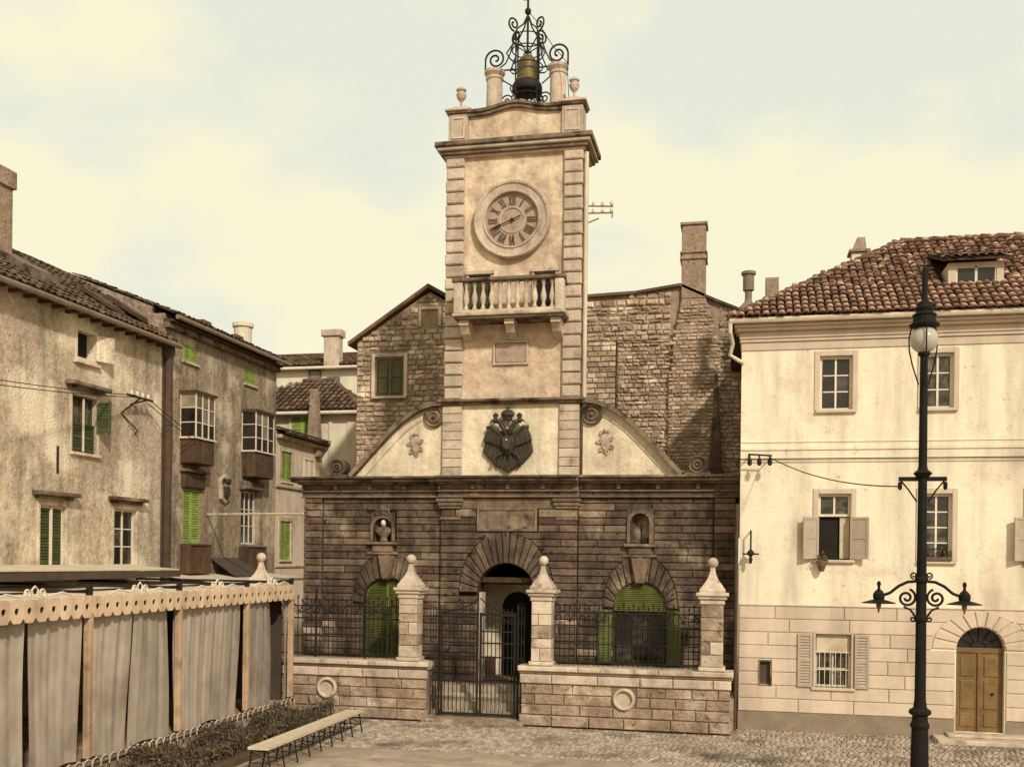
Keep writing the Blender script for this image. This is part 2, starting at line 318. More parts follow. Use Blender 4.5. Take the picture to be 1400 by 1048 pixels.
def masonry(parent, mat, M, u0, u1, z0, z1, ch, ll, yf, yb, name='stone_block', obstacles=(), gap=.016, c=.022, jit=.004, clip=None, wobble=0.0, cap=300, r=rng, chv=.0, yj=.006, alt=()):
    """Courses of separate chamfered blocks. An obstacle is a function (za, zb) -> (left at za, left at zb, right at za, right at zb) or None."""
    pcs = []; z = z0; odd = 0
    while z < z1 - .03:
        h = ch * (1 + r.uniform(-chv, chv)); zb = min(z + h, z1)
        if z1 - zb < ch * .35: zb = z1
        spans = [(u0, u0, u1, u1)]
        for ob in obstacles:
            k = ob(z, zb)
            if not k: continue
            ns = []
            for a, a2, b, b2 in spans:
                if max(k[2], k[3]) <= min(a, a2) or min(k[0], k[1]) >= max(b, b2): ns.append((a, a2, b, b2)); continue
                if max(k[0], k[1]) > a + .03: ns.append((a, a2, k[0], k[1]))
                if min(k[2], k[3]) < b - .03: ns.append((k[2], k[3], b, b2))
            spans = ns
        for a, a2, b, b2 in spans:
            x = max(a, a2); x_end = min(b, b2); cuts = []
            p = x + (r.uniform(.35, .7) if odd else r.uniform(.8, 1.1)) * (ll[0] + ll[1]) / 2
            while p < x_end - ll[0] * .55:
                cuts.append(p); p += r.uniform(*ll)
            lo = [(a, a2)] + [(q + r.uniform(-wobble, wobble), q + r.uniform(-wobble, wobble)) for q in cuts] + [(b, b2)]
            for i in range(len(lo) - 1):
                pts = [(lo[i][0], z), (lo[i + 1][0], z), (lo[i + 1][1], zb), (lo[i][1], zb)]
                if wobble: pts = [(q[0], q[1] + r.uniform(-wobble, wobble)) for q in pts]
                w = (lo[i + 1][0] + lo[i + 1][1] - lo[i][0] - lo[i][1]) / 2
                if w < .05: continue
                if abs(pts[0][0] - pts[1][0]) < .03: pts = [pts[0], pts[2], pts[3]]
                elif abs(pts[2][0] - pts[3][0]) < .03: pts = [pts[0], pts[1], pts[2]]
                cx = sum(q[0] for q in pts) / len(pts); cz = sum(q[1] for q in pts) / len(pts)
                if clip and not clip(cx, cz): continue
                pcs.append((w * (zb - z), pts))
        z = zb; odd ^= 1
    order = sorted(range(len(pcs)), key=lambda i: -pcs[i][0])
    keep = set(order[:cap]); rest = MB(M)
    for i, (w, pts) in enumerate(pcs):
        p = inset(pts, gap / 2)
        yo = yf + r.uniform(-yj, yj)
        mm = mat
        for am, pr in alt:
            if r.random() < pr: mm = am
        if i in keep: MB(M).stone(p, yo, yb, c, jit, r).build(name, mm, parent)
        else: rest.stone(p, yo, yb, c, jit, r)
    if len(pcs) > cap: rest.build(name + 's', mat, parent, kind='stuff')
    return len(pcs)
def rect_ob(a, b, z0, z1): return lambda za, zb: (a, a, b, b) if (za + zb) / 2 > z0 and (za + zb) / 2 < z1 else None
def arch_ob(cx, zc, half, a, b, zbot):                     # opening with jambs below the springing and an elliptical voussoir ring above
    def fn(za, zb):
        if zb <= zc + .02: return (cx - half, cx - half, cx + half, cx + half) if (za + zb) / 2 > zbot else None
        def w(z):
            t = (z - zc) / b
            return a * math.sqrt(max(0, 1 - t * t)) if t > 0 else a
        if za >= zc + b: return None
        wa, wb = w(max(za, zc)), w(zb)
        return (cx - wa, cx - wb, cx + wa, cx + wb)
    return fn
def voussoirs(parent, mat, M, cx, zc, r, a, b, n, yf, yb, name='voussoir', key=.05):
    for i in range(n):
        t0 = PI * i / n; t1 = PI * (i + 1) / n
        pts = [(cx + r * math.cos(t0), zc + r * math.sin(t0)), (cx + a * math.cos(t0), zc + b * math.sin(t0)),
               (cx + a * math.cos((t0 + t1) / 2), zc + b * math.sin((t0 + t1) / 2)),
               (cx + a * math.cos(t1), zc + b * math.sin(t1)), (cx + r * math.cos(t1), zc + r * math.sin(t1))]
        yy = yf - key if i == n // 2 else yf + rng.uniform(-.012, .008)
        MB(M).stone(inset(pts, .010), yy, yb, .02, .003).build(name, mat, parent)
def spandrels(mb, cx, zc, r, y0, y1, n=10):                # fill between a round arch and the square opening above it
    top = zc + r
    for sg in (-1, 1):
        prev = (cx + sg * r, zc)
        for i in range(1, n + 1):
            t = PI / 2 * i / n; p = (cx + sg * r * math.cos(t), zc + r * math.sin(t))
            q = [prev, p, (p[0], top), (prev[0], top)]
            if sg > 0: q = [p, prev, (prev[0], top), (p[0], top)]
            if i == n: q = q[:3] if sg < 0 else [p, prev, (prev[0], top)]
            mb.prism(q, y0, y1); prev = p

# windows, shutters --------------------------------------------------
def window(parent, M, u0, u1, z0, z1, cols=2, rows=3, frame='white_paint', pane='glass', depth=.12, fw=.05, mw=.03, sill=None, surround=None, sw=.14, sproud=.03, name='window'):
    f = MB(M)
    y0, y1 = depth, depth + .06
    f.box(u0, u0 + fw, y0, y1, z0, z1).box(u1 - fw, u1, y0, y1, z0, z1).box(u0 + fw, u1 - fw, y0, y1, z0, z0 + fw).box(u0 + fw, u1 - fw, y0, y1, z1 - fw, z1)
    W = (u1 - u0 - 2 * fw); Hh = (z1 - z0 - 2 * fw)
    for i in range(1, cols):
        x = u0 + fw + W * i / cols; m = mw * (1.5 if cols == 2 else 1)
        f.box(x - m / 2, x + m / 2, y0 + .005, y1, z0 + fw, z1 - fw)
    for j in range(1, rows):
        z = z0 + fw + Hh * j / rows
        for i in range(cols):
            xa = u0 + fw + W * i / cols + mw * .75; xb = u0 + fw + W * (i + 1) / cols - mw * .75
            f.box(xa, xb, y0 + .012, y1, z - mw / 2, z + mw / 2)
    w = f.build(name, frame, parent)
    for i in range(cols):
        for j in range(rows):
            MB(M).box(u0 + fw + W * i / cols + .004, u0 + fw + W * (i + 1) / cols - .004, y0 + .035, y0 + .045, z0 + fw + Hh * j / rows + .004, z0 + fw + Hh * (j + 1) / rows - .004).build('pane', ('dim_pane' if pane == 'glass' and rng.random() < .55 else pane), w)
    MB(M).box(u0, u1, y1 + .03, y1 + .05, z0, z1).build('dark_room', 'void', w)
    if sill: MB(M).cbox(u0 - .1, u1 + .1, -.09, .02 + depth, z0 - .075, z0, .012).build('sill', sill, w)
    if surround:
        s = MB(M); e = .004
        s.cbox(u0 - sw, u0 - e, -sproud, .05, z0, z1 + sw, .012).cbox(u1 + e, u1 + sw, -sproud, .05, z0, z1 + sw, .012).cbox(u0 - e, u1 + e, -sproud, .05, z1, z1 + sw, .012)
        s.build('surround', surround, w)
    return w
def shutter(parent, M, u0, u1, z0, z1, y=0.0, mat='green', leaves=2, th=.04, name='shutter', n=None, arch=False):
    """Louvred shutter, one object per leaf."""
    W = (u1 - u0) / leaves
    for k in range(leaves):
        a = u0 + W * k + .006; b = u0 + W * (k + 1) - .006; s = MB(M); fw = min(.06, (b - a) * .18)
        s.box(a, a + fw, y, y + th, z0, z1).box(b - fw, b, y, y + th, z0, z1).box(a + fw, b - fw, y, y + th, z0, z0 + fw).box(a + fw, b - fw, y, y + th, z1 - fw, z1)
        zm = (z0 + z1) / 2; s.box(a + fw, b - fw, y + .002, y + th, zm - fw / 2, zm + fw / 2)
        m = n or int((z1 - z0) / .075)
        for i in range(m):
            z = z0 + fw + (z1 - z0 - 2 * fw) * (i + .5) / m
            h = (z1 - z0) / m * .5
            s.add([(a + fw, y + .002, z - h), (b - fw, y + .002, z - h), (b - fw, y + th - .004, z + h), (a + fw, y + th - .004, z + h), (a + fw, y + .010, z - h), (b - fw, y + .010, z - h)],
                  [(0, 1, 2, 3), (4, 3, 2, 5)])
        s.build(name, mat, parent)
def hood(parent, M, u0, u1, z, mat='moulding'):              # projecting stone hood over a window
    m = MB(M); m.cbox(u0 - .12, u1 + .12, -.10, .03, z, z + .08, .015).cbox(u0 - .22, u1 + .22, -.24, .03, z + .081, z + .18, .02)
    return m.build('window_hood', mat, parent)

# tiles --------------------------------------------------------------
def tile_mesh(w=.21, l=.46, n=6):
    m = MB(); vs = []; fs = []
    for j, (y, k) in enumerate(((-.02, 1.0), (l, .80))):
        for i in range(n + 1):
            a = PI * i / n
            vs.append((w / 2 * k * math.cos(a), y, .052 * math.sin(a) * k + (.035 if j == 0 else .0) + .01))
    for i in range(n):
        fs.append((i + 1, i, n + 1 + i, n + 2 + i))
    b = len(vs)
    for i in range(n + 1):
        a = PI * i / n; vs.append((w / 2 * .84 * math.cos(a), -.02, .038 * math.sin(a) + .045))
        vs.append((w / 2 * .80 * math.cos(a), l * .6, .034 * math.sin(a) + .028))
    for i in range(n):
        fs.append((i, i + 1, b + 2 * (i + 1), b + 2 * i)); fs.append((b + 2 * i, b + 2 * i + 2, b + 2 * i + 3, b + 2 * i + 1))
    m.add(vs, fs); return m
TILE = tile_mesh(.18, .42)
_td = bpy.data.meshes.new('roof_tile'); _td.from_pydata(TILE.v, [], TILE.f); _td.materials.append(MT['tile']); _td.update()
for p in _td.polygons: p.use_smooth = True
def roof_tiles(parent, O, e, s, ncol, nrow, pitch, expo, mask, mat='tile', cap=0, stuff='roof_tiles', jx=.012, jr=.03):
    O = Vector(O); e = Vector(e).normalized(); s = Vector(s).normalized(); n = e.cross(s).normalized()
    if n.z < 0: n = -n
    R = Matrix((e, s, n)).transposed().to_4x4(); lst = []
    for j in range(nrow):
        for i in range(ncol):
            p = O + e * ((i + .5) * pitch) + s * (j * expo)
            if mask and not mask(p): continue
            q = p + e * rng.uniform(-jx, jx) + s * rng.uniform(-.03, .03) + n * rng.uniform(0, .012)
            lst.append(Matrix.Translation(q) @ R @ Matrix.Rotation(rng.uniform(-jr, jr), 4, 'Z'))
    for M in lst[:cap]:
        o = bpy.data.objects.new('roof_tile', _td); o.matrix_basis = M; link(o, parent)
    if len(lst) > cap:
        mb = MB()
        for M in lst[cap:]:
            mb.M = M; mb.add(TILE.v, TILE.f)
        mb.build(stuff, mat, parent, smooth=True, kind='stuff')
    return len(lst)

# ------------------------------------------------------------------ the ground
g = MB(); g.add([(-900, -600, -.03), (900, -600, -.03), (900, 1500, -.03), (-900, 1500, -.03)], [(0, 1, 2, 3)])
structure(g.build('ground', 'ground'))
pv = structure(MB().box(-11, 16, 10.0, 21.5, -.025, -.012).build('paved_square', 'ground'))
def paving():
    cnt = 0; rest = MB(); z = 0.0
    y = 21.5; k = 0
    while y > 12:
        h = rng.uniform(.42, .56); x = -9.0 + rng.uniform(0, .5)
        lim = (-8.6, 9.5)
        while x < lim[1]:
            w = rng.uniform(.55, 1.05)
            if x > lim[0]:
                c = .012; zz = rng.uniform(-.004, .005)
                x0, x1, y0, y1 = x + .006, x + w - .006, y - h + .006, y - .006
                m = MB() if (cnt < 300 and y > 17) else rest
                m.add([(x0, y0, -.03), (x1, y0, -.03), (x1, y1, -.03), (x0, y1, -.03), (x0, y0, zz - .006), (x1, y0, zz - .006), (x1, y1, zz - .006), (x0, y1, zz - .006),
                       (x0 + c, y0 + c, zz), (x1 - c, y0 + c, zz), (x1 - c, y1 - c, zz), (x0 + c, y1 - c, zz)],
                      [(0, 1, 5, 4), (1, 2, 6, 5), (2, 3, 7, 6), (3, 0, 4, 7), (4, 5, 9, 8), (5, 6, 10, 9), (6, 7, 11, 10), (7, 4, 8, 11), (8, 9, 10, 11)])
                if m is not rest: m.build('paving_stone', 'paver', pv); cnt += 1
            x += w
        y -= h
    rest.build('paving_stones', 'paver', pv, kind='stuff')
paving()
def cobbles():
    m = MB(); y = 21.53; row = 0
    while y < 26.3:
        h = .17; x = -10.2 + (row % 2) * .06
        while x < 15:
            w = rng.uniform(.10, .145)
            if (y + h < 25.42 or x > -.1) and not (4.6 < x < 7.2 and y > 25.5):
                zz = rng.uniform(-.008, .008); a, b, c, d = x + .008, x + w - .008, y + .008, y + h - .008
                m.add([(a, c, -.03), (b, c, -.03), (b, d, -.03), (a, d, -.03), (a, c, zz - .012), (b, c, zz - .012), (b, d, zz - .012), (a, d, zz - .012),
                       (a + .025, c + .025, zz + .008), (b - .025, c + .025, zz + .008), (b - .025, d - .03, zz + .008), (a + .025, d - .03, zz + .008)],
                      [(0, 1, 5, 4), (1, 2, 6, 5), (2, 3, 7, 6), (3, 0, 4, 7), (4, 5, 9, 8), (5, 6, 10, 9), (6, 7, 11, 10), (7, 4, 8, 11), (8, 9, 10, 11)])
            x += w
        y += h; row += 1
    o = m.build('cobbled_strip', 'cobble', None, kind='stuff'); o['label'] = 'strip of small worn cobbles along the foot of the walls'; o['category'] = 'cobbles'
cobbles()

# ------------------------------------------------------------------ guardhouse
YF = 27.5; CX = -6.1; F = front(YF)
gh = empty('guardhouse', (CX, YF, 0), 'dark rusticated stone guardhouse with three arches and scrolled attic walls', 'guardhouse')
DZ, DR = 3.24, .80; WZ, WR = 2.90, .70; WXL, WXR = -9.63, -2.57; DX = -6.19
core = MB(F)
core.wall(-12.1, -.1, 0, 6.0, .5, [(DX - DR, DX + DR, .8, DZ + DR), (WXL - WR, WXL + WR, 1.43, WZ + WR), (WXR - WR, WXR + WR, 1.43, WZ + WR), (-10.08, -9.42, 4.55, 5.3), (-2.9, -2.26, 4.5, 5.45)], .06)
for cx, zc, r in ((DX, DZ, DR), (WXL, WZ, WR), (WXR, WZ, WR)): spandrels(core, cx, zc, r, .06, .56)
core.build('wall', 'dark_joint', gh)
body = MB(); body.box(-12.1, -11.8, YF + .57, 33, 0, 6.2).box(-.4, -.1, YF + .57, 33, 0, 6.2).box(-11.8, -.4, 32.7, 33, 0, 6.2)
body.build('side_wall', 'dark_stone', gh)
MB().box(-12.1, -.1, YF + .1, 33, 6.21, 6.38).build('roof', 'moulding', gh)
obs_c = [arch_ob(DX, DZ, DR, 1.32, 1.66, .8), rect_ob(-7.03, -5.31, 4.88, 5.6)]
PJ = .13
masonry(gh, 'dark_stone', F, -8.05, -4.25, .8, 5.52, .195, (.7, 1.5), -PJ, .08, obstacles=obs_c, jit=.006, yj=.012, alt=(('bay_stone', .12), ('wall_stone', .03)))
for a, b, wx, nx in ((-11.55, -8.055, WXL, (-10.12, -9.38, 4.30, 5.42)), (-4.245, -.66, WXR, (-2.94, -2.22, 4.30, 5.55))):
    masonry(gh, 'dark_stone', F, a, b, .8, 5.82, .195, (.7, 1.5), 0, .09, obstacles=[arch_ob(wx, WZ, WR, 1.0, 1.42, 1.43), rect_ob(*nx)], jit=.006, yj=.012, cap=150, alt=(('bay_stone', .12), ('wall_stone', .03)))
for a, b in ((-12.1, -11.555), (-.655, -.1)):
    masonry(gh, 'dark_stone', F, a, b, .8, 5.82, .195, (.5, .9), -.08, .09, jit=.006, yj=.01, alt=(('bay_stone', .12), ('wall_stone', .03)))
voussoirs(gh, 'dark_stone', F, DX, DZ, DR, 1.32, 1.66, 19, -PJ - .004, .3)
voussoirs(gh, 'dark_stone', F, WXL, WZ, WR, 1.0, 1.42, 15, -.008, .3)
voussoirs(gh, 'dark_stone', F, WXR, WZ, WR, 1.0, 1.42, 15, -.008, .3)
# pilaster capitals of the central bay, tablet, niches
for a, b in ((-8.08, -7.46), (-4.84, -4.22)):
    m = MB(F); m.cbox(a, b, -PJ - .05, .05, 5.525, 5.60, .01).cbox(a - .04, b + .04, -PJ - .09, .05, 5.602, 5.70, .02).cbox(a - .07, b + .07, -PJ - .13, .05, 5.702, 5.80, .02).cbox(a + .02, b - .02, -PJ - .035, 0, 5.22, 5.30, .01)
    m.build('pilaster_capital', 'bay_stone', gh)
MB(F).cbox(-7.455, -4.845, -PJ + .01, .06, 5.53, 5.815, .01).build('wall_band', 'bay_stone', gh)
t = MB(F).cbox(-7.0, -5.34, -PJ - .02, .05, 4.92, 5.55, .02).build('tablet', 'moulding', gh)
s = MB(F)
for a, b, c_, d in ((-7.0, -5.34, 5.49, 5.55), (-7.0, -5.34, 4.92, 4.98)): s.box(a, b, -PJ - .05, -PJ - .015, c_, d)
for a in (-7.0, -5.40): s.box(a, a + .06, -PJ - .05, -PJ - .015, 4.981, 5.489)
s.build('tablet_frame', 'bay_stone', t)
for cx, z0, zs, r, nm in ((-9.75, 4.62, 5.0, .27, 0), (-2.58, 4.62, 5.17, .25, 1)):
    m = MB(F)                                             # recessed round-headed niche
    pts = [(cx - r, z0), (cx - r, zs)] + [(cx + r * math.cos(a), zs + r * math.sin(a)) for a in [PI - PI * i / 12 for i in range(1, 12)]] + [(cx + r, zs), (cx + r, z0)]
    n = len(pts)
    ctr_y = .30
    half = [[(cx + (p[0] - cx) * k, y, z0 + (p[1] - z0) * (1 - (1 - k) * .3)) for p in pts] for k, y in ((1, -.05), (1, .05), (.9, .18), (.62, .28), (.05, .32))]
    vs = [q for ring in half for q in ring]; fs = []
    for j in range(len(half) - 1):
        for i in range(n - 1): fs.append((j * n + i, j * n + i + 1, (j + 1) * n + i + 1, (j + 1) * n + i))
    m.add(vs, fs)
    nb = m.build('niche', 'dark_stone', gh, smooth=False)
    fr = MB(F); R2 = r + .09
    for sg in (-1, 1): fr.box(min(cx + sg * r, cx + sg * R2), max(cx + sg * r, cx + sg * R2), -.06, .06, z0, zs)
    A = [PI * i / 14 for i in range(15)]
    for i in range(14):
        fr.prism([(cx + r * math.cos(A[i]), zs + r * math.sin(A[i])), (cx + R2 * math.cos(A[i]), zs + R2 * math.sin(A[i])), (cx + R2 * math.cos(A[i + 1]), zs + R2 * math.sin(A[i + 1])), (cx + r * math.cos(A[i + 1]), zs + r * math.sin(A[i + 1]))], -.06, .06)
    fr.build('niche_frame', 'bay_stone', nb)
    # fill around the niche
    fl = MB(F); zt = 5.42 if nm == 0 else 5.55
    fl.box(cx - .36, cx - R2 + .004, -.008, .09, 4.31, zt).box(cx + R2 - .004, cx + .36, -.008, .09, 4.31, zt).box(cx - R2 + .004, cx + R2 - .004, -.008, .09, 4.31, z0 - .02)
    for sg in (-1, 1):
        for i in range(7):
            a0, a1 = PI / 2 * i / 7, PI / 2 * (i + 1) / 7
            xa, xb = cx + sg * R2 * math.cos(a0), cx + sg * R2 * math.cos(a1); q = [(xb, zs + R2 * math.sin(a1)), (xa, zs + R2 * math.sin(a0)), (xa, zt), (xb, zt)]
            fl.prism(q if sg > 0 else [q[1], q[0], q[3], q[2]], -.008, .09)
    fl.build('niche_wall', 'dark_stone', nb)
    sl = MB(F); sl.cbox(cx - .42, cx + .42, -.16, .05, z0 - .10, z0 - .02, .02).cbox(cx - .30, cx + .30, -.09, .05, z0 - .30, z0 - .102, .02).cbox(cx - .46, cx + .46, -.06, .05, z0 - .37, z0 - .302, .01)
    sl.build('niche_sill', 'bay_stone', nb)
    if nm == 0:
        cr = MB(F); cr.tube(spiral(cx - .12, 5.42, .11, 1.3, -.4, -.08), .025).tube(spiral(cx + .12, 5.42, .11, 1.3, -.4, -.08, -1), .025).sphere((cx, -.06, 5.52), .09, 8, 6)
        cr.build('niche_crest', 'bay_stone', nb)
# keystone masks above the side windows
for wx in (WXL, WXR):
    MB(F).stone([(wx - .12, WZ + WR - .05), (wx + .12, WZ + WR - .05), (wx + .24, 4.22), (wx - .24, 4.22)], -.12, .1, .03).build('keystone', 'bay_stone', gh)
# entablature: architrave, frieze blocks, cornice; it breaks forward over the central bay
for a, b, p in ((-12.16, -8.10, 0), (-8.10, -4.20, PJ), (-4.20, -.04, 0)):
    MB(F).cbox(a, b, -.10 - p, .3, 5.83, 5.89, .01).build('architrave', 'bay_stone', gh)
    MB(F).cbox(a, b, -.05 - p, .3, 5.892, 5.985, .01).build('architrave', 'dark_stone', gh)
    MB(F).cbox(a, b, -.13 - p, .3, 5.987, 6.03, .012).build('architrave', 'bay_stone', gh)
    k = max(3, round((b - a) / .95))
    for i in range(k):
        x0 = a + (b - a) * i / k; x1 = a + (b - a) * (i + 1) / k
        MB(F).cbox(x0 + .006, x1 - .006, -.03 - p, .3, 6.032, 6.20, .012).build('frieze_block', 'dark_stone', gh)
        MB(F).cbox(x0 - .05 if i else x0 + .01, x0 + .06, -.12 - p, -.02 - p, 6.06, 6.19, .012).build('bracket', 'bay_stone', gh)
    e0 = -.30 if a < -12 else 0; e1 = .0
    MB(F).cbox(a + e0 * .3, b, -.18 - p, .3, 6.202, 6.255, .015).build('cornice', 'moulding', gh)
    MB(F).cbox(a + e0 * .8, b, -.33 - p, .3, 6.257, 6.335, .02).build('cornice', 'moulding', gh)
    MB(F).cbox(a + e0, b, -.42 - p, .3, 6.337, 6.41, .02).build('cornice', 'dark_stone', gh)
# scrolled attic walls
prof = [(4.58, 6.42), (4.30, 6.70), (3.95, 7.08), (3.55, 7.50), (3.15, 7.88), (2.78, 8.14), (2.45, 8.30), (2.2, 8.37), (1.96, 8.39)]
def smooth_prof(p, k=4):
    out_ = []
    for i in range(len(p) - 1):
        p0 = p[max(i - 1, 0)]; p1 = p[i]; p2 = p[i + 1]; p3 = p[min(i + 2, len(p) - 1)]
        for j in range(k):
            t = j / k
            out_.append(tuple(.5 * (2 * p1[d] + (-p0[d] + p2[d]) * t + (2 * p0[d] - 5 * p1[d] + 4 * p2[d] - p3[d]) * t * t + (-p0[d] + 3 * p1[d] - 3 * p2[d] + p3[d]) * t ** 3) for d in (0, 1)))
    return out_ + [p[-1]]
SP = smooth_prof(prof)
for sg in (-1, 1):
    w = MB(F); cop = MB(F); band = MB(F)
    for i in range(len(SP) - 1):
        (xa, za), (xb, zb) = SP[i], SP[i + 1]; xa, xb = CX + sg * xa, CX + sg * xb
        q = [(xa, 6.39), (xb, 6.39), (xb, zb - .02), (xa, za - .02)]
        w.prism(q if sg < 0 else [q[1], q[0], q[3], q[2]], .02, .42)
        d = Vector((xb - xa, zb - za)).normalized(); nn = Vector((-d.y, d.x));  nn = nn if nn.y > 0 else -nn
        for mb_, off, th, y0 in ((cop, -.03, .12, -.20), (band, -.26, .035, -.012)):
            c0 = (xa + nn.x * off, za + nn.y * off); c1 = (xb + nn.x * off, zb + nn.y * off)
            q = [c0, c1, (c1[0] + nn.x * th, c1[1] + nn.y * th), (c0[0] + nn.x * th, c0[1] + nn.y * th)]
            if min(c0[1], c1[1]) < 6.43 and mb_ is band: continue
            mb_.prism(q if sg < 0 else [q[1], q[0], q[3], q[2]], y0, .42 if mb_ is cop else .03)
    aw = w.build('attic_wall', 'cream_plaster', gh); cop.build('coping', 'moulding', aw); band.build('moulded_band', 'pale_stone', aw)
    x = CX + sg * 2.2                                     # upper rosette
    MB(F).ringprof((x, 8.06), [(.29, .03), (.29, -.06), (.26, -.10), (.22, -.06), (.19, -.04), (.16, -.09), (.12, -.10), (.10, -.05), (.06, -.06), (.04, -.12), (.002, -.13)], 28).build('rosette', 'moulding', aw, smooth=False)
    x = CX + sg * 5.0                                    # lower scroll at the foot
    s = MB(F); s.ringprof((x, 6.68), [(.25, .3), (.25, -.12), (.22, -.17), (.18, -.13), (.15, -.10), (.12, -.16), (.08, -.16), (.06, -.10), (.03, -.15), (.002, -.16)], 26)
    s.cbox(x - .34, x + .34, -.16, .3, 6.412, 6.48, .02); s.build('scroll', 'dark_stone', aw)
    # small carved shield
    x = CX + sg * 2.62; c = MB(F)
    x = CX + sg * 2.72 if sg < 0 else CX + 2.58
    c.stone([(x - .11, 7.15), (x, 7.05), (x + .11, 7.15), (x + .14, 7.45), (x, 7.56), (x - .14, 7.45)], -.07, .03, .03)
    for k in range(7):
        a = 2 * PI * k / 7 + .3; c.tube(spiral(x + .17 * math.cos(a), 7.32 + .26 * math.sin(a), .075, 1.2, a, -.03), .02, 5)
    c.sphere((x, -.05, 7.62), .07, 8, 6); c.build('carved_shield', 'quoin', aw)
# vestibule behind the middle arch
v = MB()
v.box(-8.05, -4.25, 29.4, 29.6, .8, 3.62); vb = v.build('vestibule_wall', 'cream_plaster', gh)
m = MB(); m.box(-8.25, -8.05, YF + .57, 30.6, .8, 3.62).box(-4.25, -4.05, YF + .57, 30.6, .8, 3.62); m.build('vestibule_wall', 'cream_plaster', gh)
MB().box(-8.05, -4.25, YF + .57, 30.39, 3.45, 3.62).build('vestibule_ceiling', 'brown_wood', gh)
MB().box(DX - DR + .01, DX + DR - .01, YF + .18, YF + .36, 3.52, 3.66).build('transom', 'brown_wood', gh)
for k in range(6): MB().cbox(-8.04 + k * .19, -8.04 + k * .19 + .18, 29.33, 29.39, .8, 1.32, .008).build('wainscot_board', 'brown_wood', gh)
dd = MB(front(29.4)); pts = [(-6.73, .81), (-5.80, .81), (-5.80, 2.75)] + [(-6.265 + .465 * math.cos(a), 2.75 + .465 * math.sin(a)) for a in [PI * i / 10 for i in range(1, 10)]] + [(-6.73, 2.75)]
dd.prism(pts, -.03, .0); dd_ = dd.build('inner_doorway', 'void', gh)
ig = MB(front(29.36))
for k in range(7): ig.tube([(-6.68 + k * .138, 0, .82), (-6.68 + k * .138, 0, 2.8 + .35 * math.sin(PI * (k + .5) / 7))], .012, 5)
for z in (1.3, 2.0, 2.7): ig.box(-6.71, -5.82, -.012, .012, z, z + .03)
ig.build('inner_grille', 'iron', dd_)
for sg in (-1, 1): MB(F).cbox(*sorted((DX + sg * (DR - .09), DX + sg * (DR - .003))), .10, .5, .8, DZ, .01).build('door_jamb', 'pale_stone', gh)
# side windows
win = MB(F)                                               # left: closed olive shutters filling the whole arch
def arch_panel(mb, cx, zc, r, z0, y0, y1, n=16):
    mb.prism([(cx - r, z0), (cx + r, z0)] + arc(cx, zc, r, 0, PI, n), y0, y1)
lw = MB(F); arch_panel(lw, WXL, WZ, WR, 1.44, .16, .20); lw = lw.build('arched_shutter', 'olive', gh, label='closed olive green shutters filling the left arched window')
sl = MB(F)
for i in range(46):
    z = 1.52 + i * .044
    h = WR if z < WZ else math.sqrt(max(.001, WR ** 2 - (z - WZ) ** 2))
    if h < .15: continue
    for sg in (-1, 1):
        a, b = sorted((WXL + sg * .05, WXL + sg * (h - .07))); sl.add([(a, .155, z), (b, .155, z), (b, .125, z + .02), (a, .125, z + .02), (b, .155, z + .036), (a, .155, z + .036)], [(0, 1, 2, 3), (3, 2, 4, 5)])
sl.build('slats', 'olive', lw)
MB(F).box(WXL - .04, WXL + .04, .11, .158, 1.45, WZ + WR - .02).build('meeting_stile', 'olive', lw)
rw = MB(F); rw.prism([(WXR - WR, WZ - .08), (WXR + WR, WZ - .08)] + arc(WXR, WZ, WR, 0, PI, 16), .10, .16); rw = rw.build('arched_fan_shutter', 'olive', gh)
sl = MB(F)
for i in range(14):
    z = WZ - .04 + i * .05; h = WR if z < WZ else math.sqrt(max(.001, WR ** 2 - (z - WZ) ** 2)); h -= .05
    if h > .1: sl.add([(WXR - h, .098, z), (WXR + h, .098, z), (WXR + h, .07, z + .02), (WXR - h, .07, z + .02), (WXR + h, .098, z + .04), (WXR - h, .098, z + .04)], [(0, 1, 2, 3), (3, 2, 4, 5)])
sl.build('slats', 'olive', rw)
window(gh, F, WXR - WR, WXR + WR, 1.44, WZ - .09, 3, 3, frame='dark_green', depth=.26, fw=.06)
gr = MB(F)
for k in range(10): gr.tube([(WXR - .62 + k * .138, .2, 1.45), (WXR - .62 + k * .138, .2, WZ - .1)], .012, 5)
for z in (1.9, 2.4): gr.box(WXR - WR + .01, WXR + WR - .01, .19, .21, z, z + .025)
gr.build('window_grille', 'iron', gh)
shutter(gh, F, WXR - WR - .40, WXR - WR - .03, 1.44, WZ - .05, -.08, 'olive', 1)
shutter(gh, F, WXR + WR + .03, WXR + WR + .40, 1.44, WZ - .05, -.08, 'olive', 1)
# bust in the niche
bu = MB(F); bx = -9.75
bu.lathe([(.10, 4.60), (.13, 4.66), (.08, 4.70), (.13, 4.76), (.24, 4.86), (.25, 4.93), (.19, 4.99), (.075, 5.03), (.065, 5.07)], (bx, .06, 0), 14, 0, 1, .55)
bust = empty('bust', (bx, YF + .06, 4.6), 'small pale marble bust standing in the left niche of the dark facade', 'bust')
bu.build('shoulders', 'moulding', bust, smooth=True)
h = MB(F); h.sphere((bx, .03, 5.13), .085, 12, 8, .85, 1, 1.15).lathe([(.012, 0), (.02, -.035)], (bx, -.055, 5.135), 6); h.build('head', 'marble', bust, smooth=True)

# ------------------------------------------------------------------ clock tower
YT = 27.42; T = front(YT); XL, XR = -8.04, -4.22
TD = 1.25
tw = empty('clock_tower', (CX, YT, 6.4), 'slender plastered clock tower with grey quoins, balustraded balcony and round clock', 'clock tower')
